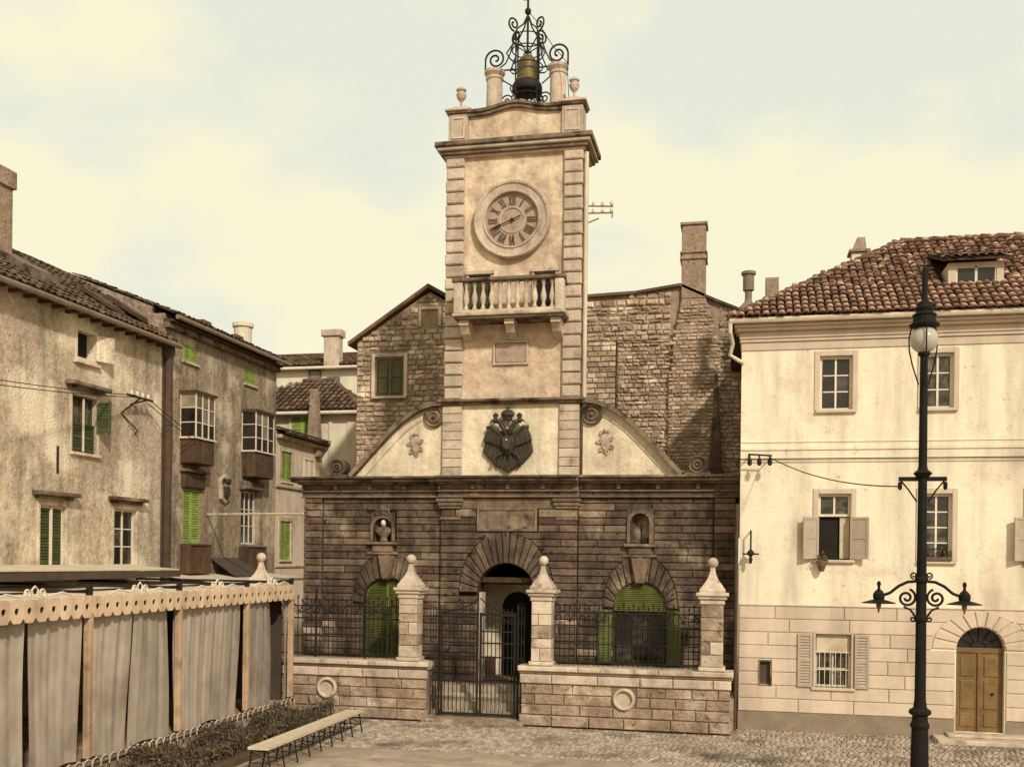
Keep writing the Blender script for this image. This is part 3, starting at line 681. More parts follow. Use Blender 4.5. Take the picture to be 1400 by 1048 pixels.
# lower stage
lo = MB(T); lo.box(XL + .03, XR - .03, .06, TD, 6.39, 8.40); lo.build('lower_wall', 'cream_plaster', tw)
for a, b in ((XL, XL + .56), (XR - .56, XR)):
    masonry(tw, 'quoin', T, a, b, 6.42, 8.36, .245, (1, 2), -.02, .1, name='quoin', gap=.012, c=.014, yj=.004)
for m, p in ((MB(T).cbox(XL - .06, XR + .06, -.10, .2, 8.37, 8.43, .012), 0), (MB(T).cbox(XL - .12, XR + .12, -.18, TD + .1, 8.432, 8.51, .02), 1)):
    m.build('string_course', 'moulding', tw)
# upper stage
XL2, XR2 = -8.0, -4.2
w = MB(T)
WN = ((-7.33, -6.72), (-5.50, -4.92))
w.wall(XL2 + .03, XR2 - .03, 8.5, 15.2, .3, [(a, b, 10.72, 11.93) for a, b in WN], .05)
w.build('upper_wall', 'ochre_plaster', tw)
MB(T).box(XL2 + .03, XR2 - .03, .36, TD, 8.5, 15.2).build('upper_wall', 'ochre_plaster', tw)
zq = 8.515; k = 0
while zq < 15.1:
    zt = min(zq + .335, 15.16)
    for a, b, sd in ((XL2 - (.02 if k % 2 else 0), XL2 + .53, 0), (XR2 - .53, XR2 + (.02 if k % 2 else 0), 1)):
        q = MB(T); q.stone(inset([(a, zq), (b, zq), (b, zt), (a, zt)], .017), -.06 + rng.uniform(-.006, .006), .12, .03, .004)
        if sd: q.box(b - .12, b + .015, .121, .5 if k % 2 else .8, zq + .01, zt - .01)
        q.build('quoin', 'quoin', tw)
    zq = zt; k += 1
for a, b in WN:
    d = MB(T).box(a, b, .22, .26, 10.72, 11.93).build('balcony_door', 'void', tw)
    fr = MB(T); fr.box(a - .07, a, -.0, .1, 10.72, 11.93).box(b, b + .07, -.0, .1, 10.72, 11.93).box(a - .09, b + .09, -.04, .1, 11.932, 12.02)
    fr.build('door_frame', 'quoin', d)
    shutter(d, T, a + .01, b - .01, 10.73, 11.9, .12, 'dark_green', 2, .04, name='door_leaf') if a < -6 else None
# balcony
bs = MB(T).cbox(-7.58, -4.52, -.80, .05, 10.62, 10.70, .02).build('balcony', 'pale_stone', tw, label='stone balcony on three brackets with a balustrade')
MB(T).cbox(-7.52, -4.58, -.74, .05, 10.55, 10.618, .015).build('slab_moulding', 'moulding', bs)
for x in (-7.30, -6.05, -4.80):
    b = MB(T); b.box(x - .13, x + .13, -.62, .05, 10.42, 10.548)
    b.add([(x - .12, -.55, 10.419), (x + .12, -.55, 10.419), (x + .12, .05, 10.419), (x - .12, .05, 10.419), (x - .12, -.40, 10.22), (x + .12, -.40, 10.22), (x + .12, .05, 10.08), (x - .12, .05, 10.08)],
          [(0, 1, 2, 3), (4, 7, 6, 5), (0, 4, 5, 1), (1, 5, 6, 2), (3, 7, 4, 0)])
    b.build('bracket', 'pale_stone', bs)
bal = [(.055, 0), (.07, .02), (.07, .05), (.045, .08), (.04, .14), (.075, .24), (.082, .32), (.06, .42), (.038, .52), (.034, .60), (.055, .66), (.065, .70), (.065, .74)]
for i in range(11):
    x = -7.22 + i * .234
    MB(T).lathe(bal, (x, -.66, 10.79), 10).build('baluster', 'pale_stone', bs, smooth=True)
for sg, x in ((-1, -7.42), (1, -4.68)):
    MB(T).cbox(x - .12, x + .12, -.78, -.55, 10.70, 11.53, .015).build('balcony_pier', 'quoin', bs)
    for k in range(2):
        MB(T).lathe(bal, (x, -.36 + k * .24, 10.79), 8).build('baluster', 'pale_stone', bs, smooth=True)
    MB(T).box(x - .08, x + .08, -.549, .04, 10.702, 10.79).build('balcony_plinth', 'pale_stone', bs)
    MB(T).box(x - .1, x + .1, -.55, .04, 11.532, 11.62).build('handrail', 'moulding', bs)
MB(T).cbox(-7.30, -4.80, -.76, -.56, 10.702, 10.79, .01).build('balcony_plinth', 'pale_stone', bs)
MB(T).cbox(-7.58, -4.52, -.82, -.552, 11.534, 11.63, .02).build('handrail', 'moulding', bs)
# plaque below the balcony
p = MB(T); r = .07; p.stone(arc(-5.70 - r, 9.50 + r, r, -PI / 2, 0, 3) + arc(-5.70 - r, 10.03 - r, r, 0, PI / 2, 3) + arc(-6.56 + r, 10.03 - r, r, PI / 2, PI, 3) + arc(-6.56 + r, 9.50 + r, r, PI, 1.5 * PI, 3), .0, .06, .02)
pl = p.build('plaque', 'dial', tw)
MB(T).wall(-6.62, -5.64, 9.44, 10.09, .07, [(-6.565, -5.695, 9.495, 10.035)], -.02).build('plaque_frame', 'quoin', pl)
# clock
CC = (-6.13, 13.36)
ck = MB(T).disc(CC, 0, .74, .0, .06, 56).build('clock', 'dial', tw, label='round stone clock dial with raised numerals')
MB(T).ringprof(CC, [(1.06, .06), (1.06, -.12), (1.03, -.16), (.98, -.15), (.95, -.11), (.80, -.09), (.775, -.13), (.745, -.12), (.735, .01)], 64).build('clock_ring', 'quoin', ck, smooth=False)
MB(T).ringprof(CC, [(.36, .01), (.355, -.025), (.325, -.025), (.32, .01)], 40).build('inner_ring', 'quoin', ck)
NUM = ['XII', 'I', 'II', 'III', 'IIII', 'V', 'VI', 'VII', 'VIII', 'IX', 'X', 'XI']
for i, s_ in enumerate(NUM):
    a = PI / 2 - 2 * PI * i / 12
    R = Matrix.Translation((CC[0] + .54 * math.cos(a), 0, CC[1] + .54 * math.sin(a))) @ Matrix.Rotation(-(a - PI / 2), 4, 'Y')
    m = MB(T @ R); wd = {'I': .055, 'V': .10, 'X': .10}; tot = sum(wd[c] for c in s_); x = -tot / 2; h = .125
    def bar(x0, x1, t=.014):
        m.prism([(x0 - t, -h), (x0 + t, -h), (x1 + t, h), (x1 - t, h)], -.03, .01)
    for c in s_:
        xm = x + wd[c] / 2
        if c == 'I': bar(xm, xm)
        elif c == 'V': bar(xm, xm - .035); bar(xm, xm + .035, .010)
        else: bar(xm - .035, xm + .035); bar(xm + .035, xm - .035, .010)
        x += wd[c]
    m.build('numeral', 'moulding', ck)
th = math.atan2(-.245, -.60)
hd = MB(T @ Matrix.Translation((CC[0], 0, CC[1])) @ Matrix.Rotation(-th, 4, 'Y'))
hd.prism([(-.27, -.014), (.30, -.012), (.40, -.03), (.62, 0), (.40, .03), (.30, .012), (-.27, .014)], -.075, -.055).disc((0, 0), 0, .045, -.08, -.02, 14)
hd.build('clock_hand', 'iron', ck)
# top cornice
for z0, z1, p, mt in ((15.14, 15.20, .05, 'quoin'), (15.202, 15.30, .13, 'moulding'), (15.302, 15.40, .21, 'quoin'), (15.402, 15.53, .27, 'moulding')):
    MB(T).cbox(XL2 - p, XR2 + p, -p - .03, TD + p, z0, z1, .02).build('cornice', mt, tw)
# parapet
for a, b in ((-7.95, -7.40), (-4.80, -4.22)):
    pd = MB(T).cbox(a, b, -.02, .56, 15.531, 16.36, .012).build('pedestal', 'quoin', tw)
    pf = MB(T); x0, x1, z0, z1 = a + .09, b - .09, 15.68, 16.26
    pf.box(x0, x0 + .04, -.045, -.018, z0, z1).box(x1 - .04, x1, -.045, -.018, z0, z1).box(x0 + .041, x1 - .041, -.045, -.018, z0, z0 + .04).box(x0 + .041, x1 - .041, -.045, -.018, z1 - .04, z1)
    pf.build('panel_moulding', 'pale_stone', pd)
    MB(T).cbox(a - .05, b + .05, -.07, .61, 16.362, 16.43, .015).build('pedestal_cap', 'moulding', pd)
    MB(T).cbox(a - .09, b + .09, -.11, .65, 16.432, 16.50, .015).build('pedestal_cap', 'quoin', pd)
    xm = (a + b) / 2
    MB(T).cbox(xm - .17, xm + .17, .08, .44, 16.502, 16.62, .02).build('urn_base', 'quoin', pd)
    MB(T).lathe([(.10, 0), (.04, .05), (.03, .16), (.05, .20), (.11, .27), (.14, .35), (.145, .39), (.10, .41), (.10, .47), (.14, .49), (.14, .53), (.09, .56), (.03, .60)], (xm, .26, 16.62), 14).build('urn', 'quoin', pd, smooth=False)
n = 20; pw = MB(T); pc = MB(T)
cz = lambda t: 16.30 + .17 * (math.sin(PI * t) ** 2) - .04 * math.sin(2 * PI * t) ** 2
for i in range(n):
    ta, tb = i / n, (i + 1) / n; xa, xb = -7.395 + 2.59 * ta, -7.395 + 2.59 * tb
    pw.prism([(xa, 15.53), (xb, 15.53), (xb, cz(tb)), (xa, cz(ta))], .05, .40)
    for o0, o1, y0 in ((-.04, .05, -.05), (.051, .13, -.10)):
        pc.prism([(xa, cz(ta) + o0), (xb, cz(tb) + o0), (xb, cz(tb) + o1), (xa, cz(ta) + o1)], y0, .46)
pp = pw.build('parapet', 'ochre_plaster', tw); pc.build('parapet_coping', 'moulding', pp)
MB(T).box(XL2 + .05, XR2 - .05, .41, TD, 15.531, 15.75).build('tower_roof', 'moulding', tw)
MB().tube([(-4.10, YT - .02, 8.5), (-4.10, YT - .02, 15.05)], .055, 8).build('downpipe', 'pipe', tw)
# two round piers carrying the bell frame
BX, BY = -5.90, 28.1; CZ = .34
for x in (-6.83, -5.03):
    pr = MB().lathe([(.28, 15.75), (.28, 15.9), (.245, 15.95), (.22, 17.50), (.25, 17.52), (.25, 17.58), (.22, 17.60), (.27, 17.66), (.29, 17.69), (.29, 17.76), (.05, 17.79)], (x, BY, 0), 18).build('bell_pier', 'quoin', tw, smooth=False)
# telegraph bracket on the tower flank
tb = empty('telegraph_bracket', (-4.1, 27.7, 13.3), 'small white telegraph bracket with insulators on the tower flank', 'bracket')
m = MB(); m.tube([(-4.22, 27.7, 13.72), (-3.42, 27.7, 13.66)], .02).tube([(-4.22, 27.7, 13.52), (-3.42, 27.7, 13.49)], .02).tube([(-4.22, 27.7, 13.22), (-3.8, 27.7, 13.36)], .018).tube([(-3.44, 27.7, 13.36), (-3.44, 27.7, 13.80)], .02).tube([(-4.20, 27.7, 13.2), (-4.20, 27.7, 13.78)], .03)
m.build('bracket_arm', 'zinc', tb)
for x in (-3.95, -3.70, -3.46):
    for z in (13.51, 13.69): MB().lathe([(.03, 0), (.05, .03), (.05, .08), (.03, .13)], (x, 27.7, z), 8).build('insulator', 'marble', tb)
# bell and its wrought-iron cage
bl = MB().lathe([(.03, 17.78), (.12, 17.77), (.20, 17.71), (.25, 17.62), (.272, 17.48), (.28, 17.3), (.295, 17.15), (.32, 17.05), (.37, 16.98), (.395, 16.93), (.395, 16.90), (.34, 16.90)], (BX, BY, CZ), 26)
bell = empty('bell', (BX, BY, 16.9), 'old bronze bell hanging in the iron cage on top of the tower', 'bell')
bl.build('bell_body', 'bronze', bell, smooth=True)
MB().lathe([(.38, 16.74), (.42, 16.78), (.42, 16.90), (.40, 16.97), (.34, 17.04), (.30, 17.06), (.33, 16.80)], (BX, BY, CZ), 26).build('bell_rim', 'iron', bell, smooth=True)
MB().lathe([(.02, 17.3), (.02, 16.78), (.06, 16.74), (.05, 16.66), (.01, 16.63)], (BX, BY, CZ), 8).build('clapper', 'iron', bell)
MB(Matrix.Translation((0, 0, CZ))).tube([(BX - .1, BY, 17.73), (BX - .1, BY, 17.86), (BX + .1, BY, 17.86), (BX + .1, BY, 17.73)], .025).build('bell_hanger', 'iron', bell)
cg = empty('bell_cage', (BX, BY, 16.5), 'scrolled wrought iron cage and cross pole crowning the clock tower', 'bell cage')
R4 = Matrix.Translation((BX, BY, CZ))
for k in range(4):
    M = R4 @ Matrix.Rotation(PI / 4 + k * PI / 2 + .12, 4, 'Z'); m = MB(M)
    m.tube([(.42, 0, 16.4), (.42, 0, 18.35)], .024, 6)
    m.tube([(.42, 0, 17.45), (.62, 0, 17.5), (.75, 0, 17.62), (.52, 0, 17.95), (.46, 0, 18.3)], .02, 6)
    m.tube([(.42, 0, 18.35), (.34, 0, 18.45), (.15, 0, 18.62), (.04, 0, 18.85)], .022, 6)
    m.tube([(p[0], 0, p[2]) for p in spiral(.50, 18.50, .20, 1.5, -1.6)], .026, 6)
    m.tube([(p[0], 0, p[2]) for p in spiral(.50, 16.72, .15, 1.4, 2.6)], .019, 6)
    m.tube([(.42, 0, 17.05), (.25, 0, 16.75), (.5, 0, 16.5)], .016, 6)
    m.build('cage_upright', 'iron', cg)
for z, r in ((17.47, .43), (18.25, .43), (16.62, .43), (17.92, .43)):
    m = MB(R4); m.tube([(r * math.cos(2 * PI * i / 20), r * math.sin(2 * PI * i / 20), z) for i in range(21)], .018, 5); m.build('cage_ring', 'iron', cg)
UP = Matrix.Translation((0, 0, .27))
for sg in (-1, 1):
    xp = -6.83 if sg < 0 else -5.03
    def sc(*paths):
        for pth, r in paths: MB(UP).tube(pth, r, 6).build('side_scroll', 'iron', cg)
    sc(([(BX, BY, 17.49), (xp, BY, 17.52)], .022), ([(BX + sg * .42, BY, 17.05), (xp - sg * .2, BY, 17.25)], .018),
       ([(xp + sg * .27, BY, 17.50)] + [(p[0], BY, p[2]) for p in spiral(xp - sg * .02, 17.83, .29, 1.75, 0, 0, sg, 40, .86)], .028),
       ([(p[0], BY, p[2]) for p in spiral(xp - sg * .38, 16.65, .17, 1.4, .4, 0, sg)], .020),
       ([(p[0], BY, p[2]) for p in spiral(BX + sg * .14, 16.56, .16, 1.5, PI / 2, 0, sg)], .020),
       ([(BX + sg * .42, BY, 18.2), (BX + sg * .50, BY, 17.95), (BX + sg * .62, BY, 17.7), (xp - sg * .05, BY, 17.52)], .020))
m = MB(UP); m.tube([(BX, BY, 17.86), (BX, BY, 19.55)], .032, 7).lathe([(.03, 0), (.085, .06), (.09, .14), (.04, .2)], (BX, BY, 18.98), 10).tube([(BX - .13, BY, 19.42), (BX + .13, BY, 19.42)], .022)
for k in range(2):
    a = PI / 4 + k * PI / 2 + .12
    m.tube([(BX - .42 * math.cos(a), BY - .42 * math.sin(a), 18.25), (BX, BY, 17.92), (BX + .42 * math.cos(a), BY + .42 * math.sin(a), 18.25)], .02)
m.build('cross_pole', 'iron', cg)
tag(MB().tube([(BX + .05, BY, 19.3), (BX + .35, BY - .1, 18.9), (BX + .75, BY - .3, 18.2), (BX + 1.2, BY - .5, 17.6), (BX + 1.27, BY - .55, 16.5)], .011, 5).build('lightning_wire', 'iron'), 'thin lightning wire slung from the cross pole to the right pedestal', 'wire')

# ------------------------------------------------------------------ eagle on the lower stage
E0 = (-6.17, 7.36)
eg = empty('eagle_emblem', (E0[0], YT - .05, 6.5), 'blackened double headed eagle with crown and shield on the tower wall', 'emblem')
EM = front(YT + .05) @ Matrix.Translation((E0[0], 0, E0[1]))
def feather(mb, x0, z0, ang, ln, wd, y):
    c, s = math.cos(ang), math.sin(ang); pr = [(-.02, -wd * .35), (ln * .55, -wd * .5), (ln * .9, -wd * .38), (ln, 0), (ln * .9, wd * .38), (ln * .55, wd * .5), (-.02, wd * .35)]
    mb.stone([(x0 + a * c - b * s, z0 + a * s + b * c) for a, b in pr], y, y + .06, min(.016, wd * .2))
for sg in (-1, 1):
    m = MB(EM)
    for i in range(9):                                    # long outer feathers hang from the raised wing
        t = i / 8; x0 = sg * (.16 + .34 * t); z0 = .20 + .16 * t - .05 * t * t
        feather(m, x0, z0, -PI / 2 + sg * (.05 + .20 * t), .98 - .36 * abs(t - .15), .12, -.10 - .012 * (i % 2))
    for i in range(7):
        t = i / 6; feather(m, sg * (.14 + .36 * t), .22 + .15 * t, -PI / 2 + sg * (.12 + .25 * t), .42, .10, -.17 - .01 * (i % 2))
    m.tube([(sg * .10, -.12, .05), (sg * .26, -.16, .22), (sg * .45, -.16, .38), (sg * .58, -.12, .36)], .055, 7)
    m.build('wing', 'eagle', eg)
    m = MB(EM); m.tube([(sg * .05, -.14, .10), (sg * .10, -.20, .32), (sg * .20, -.20, .50), (sg * .32, -.18, .54)], .075, 8, .06)
    m.sphere((sg * .34, -.18, .55), .075, 10, 6).tube([(sg * .38, -.18, .56), (sg * .46, -.18, .54), (sg * .48, -.18, .49)], .03, 6, .008)
    m.build('head', 'eagle', eg, smooth=True)
    m = MB(EM); m.lathe([(.06, 0), (.065, .05), (.085, .09), (.05, .13), (.015, .16)], (sg * .33, -.18, .60), 8); m.build('small_crown', 'eagle', eg)
    m = MB(EM); m.tube([(sg * .12, -.12, -.30), (sg * .30, -.18, -.42), (sg * .36, -.2, -.5)], .045, 6, .03)
    for k in range(3): m.tube([(sg * .36, -.2, -.49), (sg * (.32 + .05 * k), -.21, -.60)], .018, 5)
    m.build('claw', 'eagle', eg)
m = MB(EM); m.sphere((0, -.10, -.05), .30, 14, 8, .72, .45, 1.3); m.build('body', 'eagle', eg, smooth=True)
m = MB(EM)
for i in range(7): feather(m, 0, -.30, -PI / 2 + (i - 3) * .14, .56 - .03 * abs(i - 3), .12, -.12 - .012 * (i % 2))
m.build('tail', 'eagle', eg)
m = MB(EM); m.stone([(-.13, .12), (-.13, -.08), (-.09, -.20), (0, -.28), (.09, -.20), (.13, -.08), (.13, .12)], -.29, -.18, .02); sh = m.build('shield', 'eagle', eg)
MB(EM).sphere((0, -.30, .01), .028, 8, 6).build('shield_boss', 'gilt', sh, smooth=True)
m = MB(EM); m.lathe([(.12, .56), (.135, .60), (.12, .62), (.19, .70), (.185, .76), (.12, .82), (.03, .85), (.03, .90), (.012, .94)], (0, -.15, 0), 12, 0, 1, .6).tube([(-.05, -.15, .90), (.05, -.15, .90)], .014)
m.tube([(-.10, -.16, .58), (-.2, -.17, .50)], .02).tube([(.10, -.16, .58), (.2, -.17, .50)], .02)
m.build('crown', 'eagle', eg, smooth=False)

# ------------------------------------------------------------------ terrace, steps, forecourt wall, gate and railings
YP = 25.5; P = front(YP)
structure(MB().box(-12.9, -.1, 27.0, 30.4, 0, .79).build('terrace', 'wall_stone'))
structure(MB().box(-12.9, -7.85, 26.05, 27.0, 0, .785).build('terrace_edge', 'wall_stone')); structure(MB().box(-5.3, -.1, 26.05, 27.0, 0, .785).build('terrace_edge', 'wall_stone'))
st = structure(MB().box(-7.82, -5.34, 26.3, 27.0, -.02, .04).build('steps', 'wall_stone'))
for k in range(4): MB().box(-7.83, -5.32, 25.95 + k * .27, 27.0, .045 + .188 * k if k else -.02, .04 + .188 * (k + 1)).build('step', 'pale_stone', st)
thr = structure(MB().box(-7.9, -5.25, 25.3, 25.949, -.02, .09).build('threshold', 'wall_stone'))
def pillar(parent, x0, x1, y0=0.02, y1=.55):
    w = x1 - x0; xm = (x0 + x1) / 2
    pb = MB(P).cbox(x0 - .05, x1 + .05, y0 - .05, y1, 1.502, 1.60, .02).build('pillar', 'pale_stone', parent)
    z = 1.602; hs = []
    while z < 3.1:
        h = rng.uniform(.22, .34); zt = min(z + h, 3.12)
        if 3.12 - zt < .12: zt = 3.12
        if rng.random() < .45:
            xs = x0 + w * rng.uniform(.35, .65)
            MB(P).stone(inset([(x0, z), (xs, z), (xs, zt), (x0, zt)], .006), y0 + rng.uniform(-.006, .006), y1 - .03, .014, .004).build('pillar_block', rng.choice(['pale_stone', 'wall_stone']), pb)
            MB(P).stone(inset([(xs, z), (x1, z), (x1, zt), (xs, zt)], .006), y0 + rng.uniform(-.006, .006), y1 - .03, .014, .004).build('pillar_block', 'pale_stone', pb)
        else: MB(P).stone(inset([(x0, z), (x1, z), (x1, zt), (x0, zt)], .006), y0 + rng.uniform(-.006, .006), y1 - .03, .014, .004).build('pillar_block', rng.choice(['pale_stone', 'pale_stone', 'wall_stone']), pb)
        z = zt
    ym = (y0 + y1) / 2 - .015
    for a, b, e in ((3.122, 3.24, .025), (3.242, 3.32, .075), (3.322, 3.40, .12)): MB(P).cbox(x0 - e, x1 + e, y0 - e, y1 - .03 + e, a, b, .018).build('pillar_cap', 'pale_stone', pb)
    r = w / 2 * 1.414 * 1.16
    MB(P).lathe([(r * .98, 3.402), (r * .98, 3.47), (r * .86, 3.52), (r * .70, 3.60), (r * .46, 3.70), (r * .28, 3.82), (r * .20, 3.93), (r * .16, 4.03)], (xm, ym, 0), 4, PI / 4).build('finial', 'pale_stone', pb)
    MB(P).sphere((xm, ym, 4.13), .13, 16, 10).build('finial_ball', 'pale_stone', pb, smooth=True)
def court_wall(label, x0, x1, pil, ringx):
    r = empty('forecourt_wall', ((x0 + x1) / 2, YP, 0), label, 'wall', 'low stone walls in front of the guardhouse')
    MB(P).box(x0 + .01, x1 - .01, .05, .55, 0, 1.44).build('wall_core', 'rubble_mortar', r)
    masonry(r, 'wall_stone', P, x0 - .04, x1 + .04, 0, .27, .27, (.7, 1.2), -.07, .1, name='plinth_block', yj=.015, jit=.008)
    masonry(r, 'wall_stone', P, x0, x1, .27, 1.05, .26, (.45, 1.0), 0, .1, obstacles=[rect_ob(ringx - .30, ringx + .30, .42, 1.02)], yj=.01, jit=.006)
    masonry(r, 'pale_stone', P, x0 - .03, x1 + .03, 1.052, 1.29, .26, (.7, 1.3), -.05, .1, name='band_block')
    masonry(r, 'pale_stone', P, x0 - .06, x1 + .06, 1.292, 1.36, .07, (1.2, 2.2), -.02, .58, name='coping_block')
    masonry(r, 'pale_stone', P, x0 - .08, x1 + .08, 1.362, 1.50, .14, (1.0, 2.0), -.12, .66, name='coping_block')
    MB(P).box(ringx - .30, ringx + .30, .02, .06, .50, 1.05).build('ring_back', 'wall_stone', r)
    MB(P).ringprof((ringx, .745), [(.275, .05), (.275, -.05), (.25, -.075), (.215, -.075), (.19, -.04), (.185, .02), (.05, .015), (.002, .01)], 32).build('stone_ring', 'pale_stone', r)
    for a, b in pil: pillar(r, a, b)
    return r
court_wall('low stone forecourt wall left of the iron gate, with its stone ring', -12.95, -7.83, [(-12.83, -12.33), (-8.60, -8.10)], -10.54)
court_wall('low stone forecourt wall right of the iron gate, ending at the yellow house', -5.34, -.18, [(-5.10, -4.59), (-.90, -.36)], -2.74)
def rail_panel(parent, x0, x1, z0, z1, y, step=.125, rails=(), spear=.16, waves=True):
    """Bars, rails and scroll frieze of one iron panel; each bar is its own part."""
    n = max(2, round((x1 - x0) / step)); M = P
    for i in range(n + 1):
        x = x0 + (x1 - x0) * i / n
        b = MB(M); b.tube([(x, y, z0), (x, y, z1 + spear * (1 if i % 2 == 0 else .45))], .0125, 5); b.lathe([(.004, 0), (.028, .035), (.004, .12)], (x, y, z1 + spear * (1 if i % 2 == 0 else .45) - .02), 5)
        b.build('bar', 'iron', parent)
    for z in rails: MB(M).box(x0, x1, y - .02, y + .02, z, z + .035).build('rail', 'iron', parent)
    if waves:
        k = max(1, round((x1 - x0) / .42)); w = (x1 - x0) / k
        for i in range(k):
            s = MB(M); xc = x0 + w * (i + .5)
            for sg in (-1, 1):
                s.tube([(p[0], y - .02, p[2]) for p in spiral(xc + sg * w * .24, z1 - .16, .095, 1.35, -PI / 2, 0, sg)], .012, 5)
                s.tube([(xc, y - .02, z1 + .02), (xc + sg * w * .2, y - .02, z1 - .01), (xc + sg * w * .42, y - .02, z1 - .10), (xc + sg * w * .5, y - .02, z1 - .26)], .013, 5)
            s.build('scroll', 'iron', parent)
lr = empty('railing', (-10.4, YP + .33, 1.5), 'black iron railing with scrolls on the left forecourt wall', 'railing', 'iron railings on the forecourt walls')
rail_panel(lr, -12.28, -8.64, 1.51, 2.90, .33, rails=(1.58, 2.05, 2.52, 2.84))
for x in (-11.0, -9.62):
    m = MB(P); m.tube([(x, .33, 1.5), (x, .33, 3.25)], .026, 6).lathe([(.01, 0), (.05, .06), (.01, .2)], (x, .33, 3.2), 6)
    for sg in (-1, 1): m.tube([(x + sg * .03, .33, 3.05), (x + sg * .14, .33, 2.82), (x + sg * .42, .33, 2.68)], .016, 5)
    m.build('standard', 'iron', lr)
rr = empty('railing', (-2.7, YP + .33, 1.5), 'black iron railing with scrolls on the right forecourt wall', 'railing', 'iron railings on the forecourt walls')
rail_panel(rr, -4.54, -.95, 1.51, 2.86, .33, rails=(1.58, 2.04, 2.50, 2.82))
gt = empty('iron_gate', (-6.6, YP + .35, .1), 'double leaf black iron gate of upright bars with curved top', 'gate')
for x0, x1 in ((-7.55, -6.55), (-6.51, -5.56)):
    lf = MB(P); lf.box(x0, x0 + .05, .32, .38, .12, 2.78).box(x1 - .05, x1, .32, .38, .12, 2.78); lf = lf.build('gate_leaf', 'iron', gt)
    for z, h in ((.14, .05), (.98, .05), (1.62, .035), (1.98, .035), (2.28, .035), (2.70, .07)): MB(P).box(x0 + .051, x1 - .051, .325, .375, z, z + h).build('rail', 'iron', lf)
    for i in range(1, 9):
        x = x0 + (x1 - x0) * i / 9; MB(P).tube([(x, .35, .12), (x, .35, 2.9)], .013, 5).build('bar', 'iron', lf)
    s = MB(P); xm = (x0 + x1) / 2; sg = 1 if x0 < -7 else -1
    s.tube([(x0, .35, 2.78), (x0 + .25, .35, 2.80), (xm, .35, 2.86), (x1 - .2, .35, 2.98), (x1, .35, 3.15)] if sg > 0 else [(x1, .35, 2.78), (x1 - .25, .35, 2.80), (xm, .35, 2.86), (x0 + .2, .35, 2.98), (x0, .35, 3.15)], .018, 6)
    for c, r_ in ((.3, .13), (.62, .12), (.86, .10)):
        s.tube([(p[0], .35, p[2]) for p in spiral(x0 + (x1 - x0) * c, 2.55, r_, 1.4, 0, 0, sg)], .013, 5)
    s.tube([(p[0], .35, p[2]) for p in spiral(xm, 3.0, .12, 1.5, -1, 0, sg)], .014, 5)
    s.build('scrollwork', 'iron', lf)
for x0, x1 in ((-7.86, -7.60), (-5.52, -5.30)):
    sp = MB(P); sp.box(x1 - .02 if x0 < -7 else x0, x1 + .02 if x0 < -7 else x0 + .03, .31, .39, .1, 3.0); sp = sp.build('side_panel', 'iron', gt)
    for i in range(3): MB(P).tube([(x0 + .03 + i * .075, .35, .1), (x0 + .03 + i * .075, .35, 2.95)], .013, 5).build('bar', 'iron', sp)
    s = MB(P)
    for z in (.55, 1.05, 1.55, 2.05, 2.55, 2.95): s.tube([(p[0], .35, p[2]) for p in spiral((x0 + x1) / 2, z, .10, 1.3, 1)], .012, 5)
    s.build('scrollwork', 'iron', sp)

# ------------------------------------------------------------------ gable houses behind
YG = 33.0; G = front(YG)
lg = empty('gabled_house', (-11.1, YG, 0), 'small rubble stone gabled house left of the clock tower', 'house')
LGP = [(-12.7, 5.0), (-8.9, 5.0), (-8.9, 12.3), (-10.18, 13.02), (-12.7, 11.45)]
MB(G).prism(LGP, .05, 6).build('gable_wall', 'rubble_mortar', lg)
def lgclip(x, z): return z < (13.0 - (x + 10.18) * .55 - .10 if x > -10.18 else 13.0 + (x + 10.18) * .62 - .10)
masonry(lg, 'rubble', G, -12.72, -9.2, 6.6, 12.95, .165, (.18, .42), 0, .1, name='rubble_stone', obstacles=[rect_ob(-12.22, -10.9, 9.38, 11.03), rect_ob(-10.56, -9.72, 11.70, 12.56)], gap=.03, c=.03, jit=.02, wobble=.022, clip=lgclip, yj=.025, chv=.25)
for a, b in (((-12.98, 11.28), (-10.18, 13.12)), ((-10.18, 13.12), (-8.8, 12.34))):
    m = MB(G); m.prism([a, b, (b[0], b[1] + .13), (a[0], a[1] + .13)], -.16, 6.1); m.build('roof', 'brown_tile', lg)
ow = window(lg, G, -12.05, -11.03, 9.56, 10.88, 2, 1, frame='dark_green', pane='glass', depth=.1, fw=.06, surround='pale_stone', sw=.12, sproud=.04, sill='pale_stone')
shutter(ow, G, -11.52, -11.09, 9.62, 10.82, .03, 'dark_green', 1)
shutter(ow, G, -12.0, -11.56, 9.62, 10.82, .03, 'dark_green', 1)
window(lg, G, -10.44, -9.86, 11.86, 12.42, 2, 2, frame='brown_wood', depth=.1, fw=.04, surround='pale_stone', sw=.10, sproud=.03)
rg = empty('rubble_house', (-2.4, YG, 0), 'tall rubble stone house wall with brick chimney behind the guardhouse', 'house')
RGP = [(-6.0, 5.0), (.3, 5.0), (.3, 11.82), (-1.12, 12.45), (-1.92, 12.84), (-3.3, 12.66), (-6.0, 12.58)]
MB(G).prism(RGP, .05, 5).build('house_wall', 'rubble_mortar', rg)
def rgclip(x, z):
    for (xa, za), (xb, zb) in zip(RGP[2:-1], RGP[3:]):
        if xb <= x <= xa: return z < zb + (za - zb) * (x - xb) / (xa - xb) - .08
    return False
def breast(za, zb): return (-2.2, -2.2, -.72, -.72) if za < 12.9 else None
masonry(rg, 'rubble', G, -5.2, -3.93, 6.6, 11.15, .17, (.26, .42), 0, .1, name='rubble_stone', gap=.02, c=.02, jit=.008, yj=.01, cap=90)
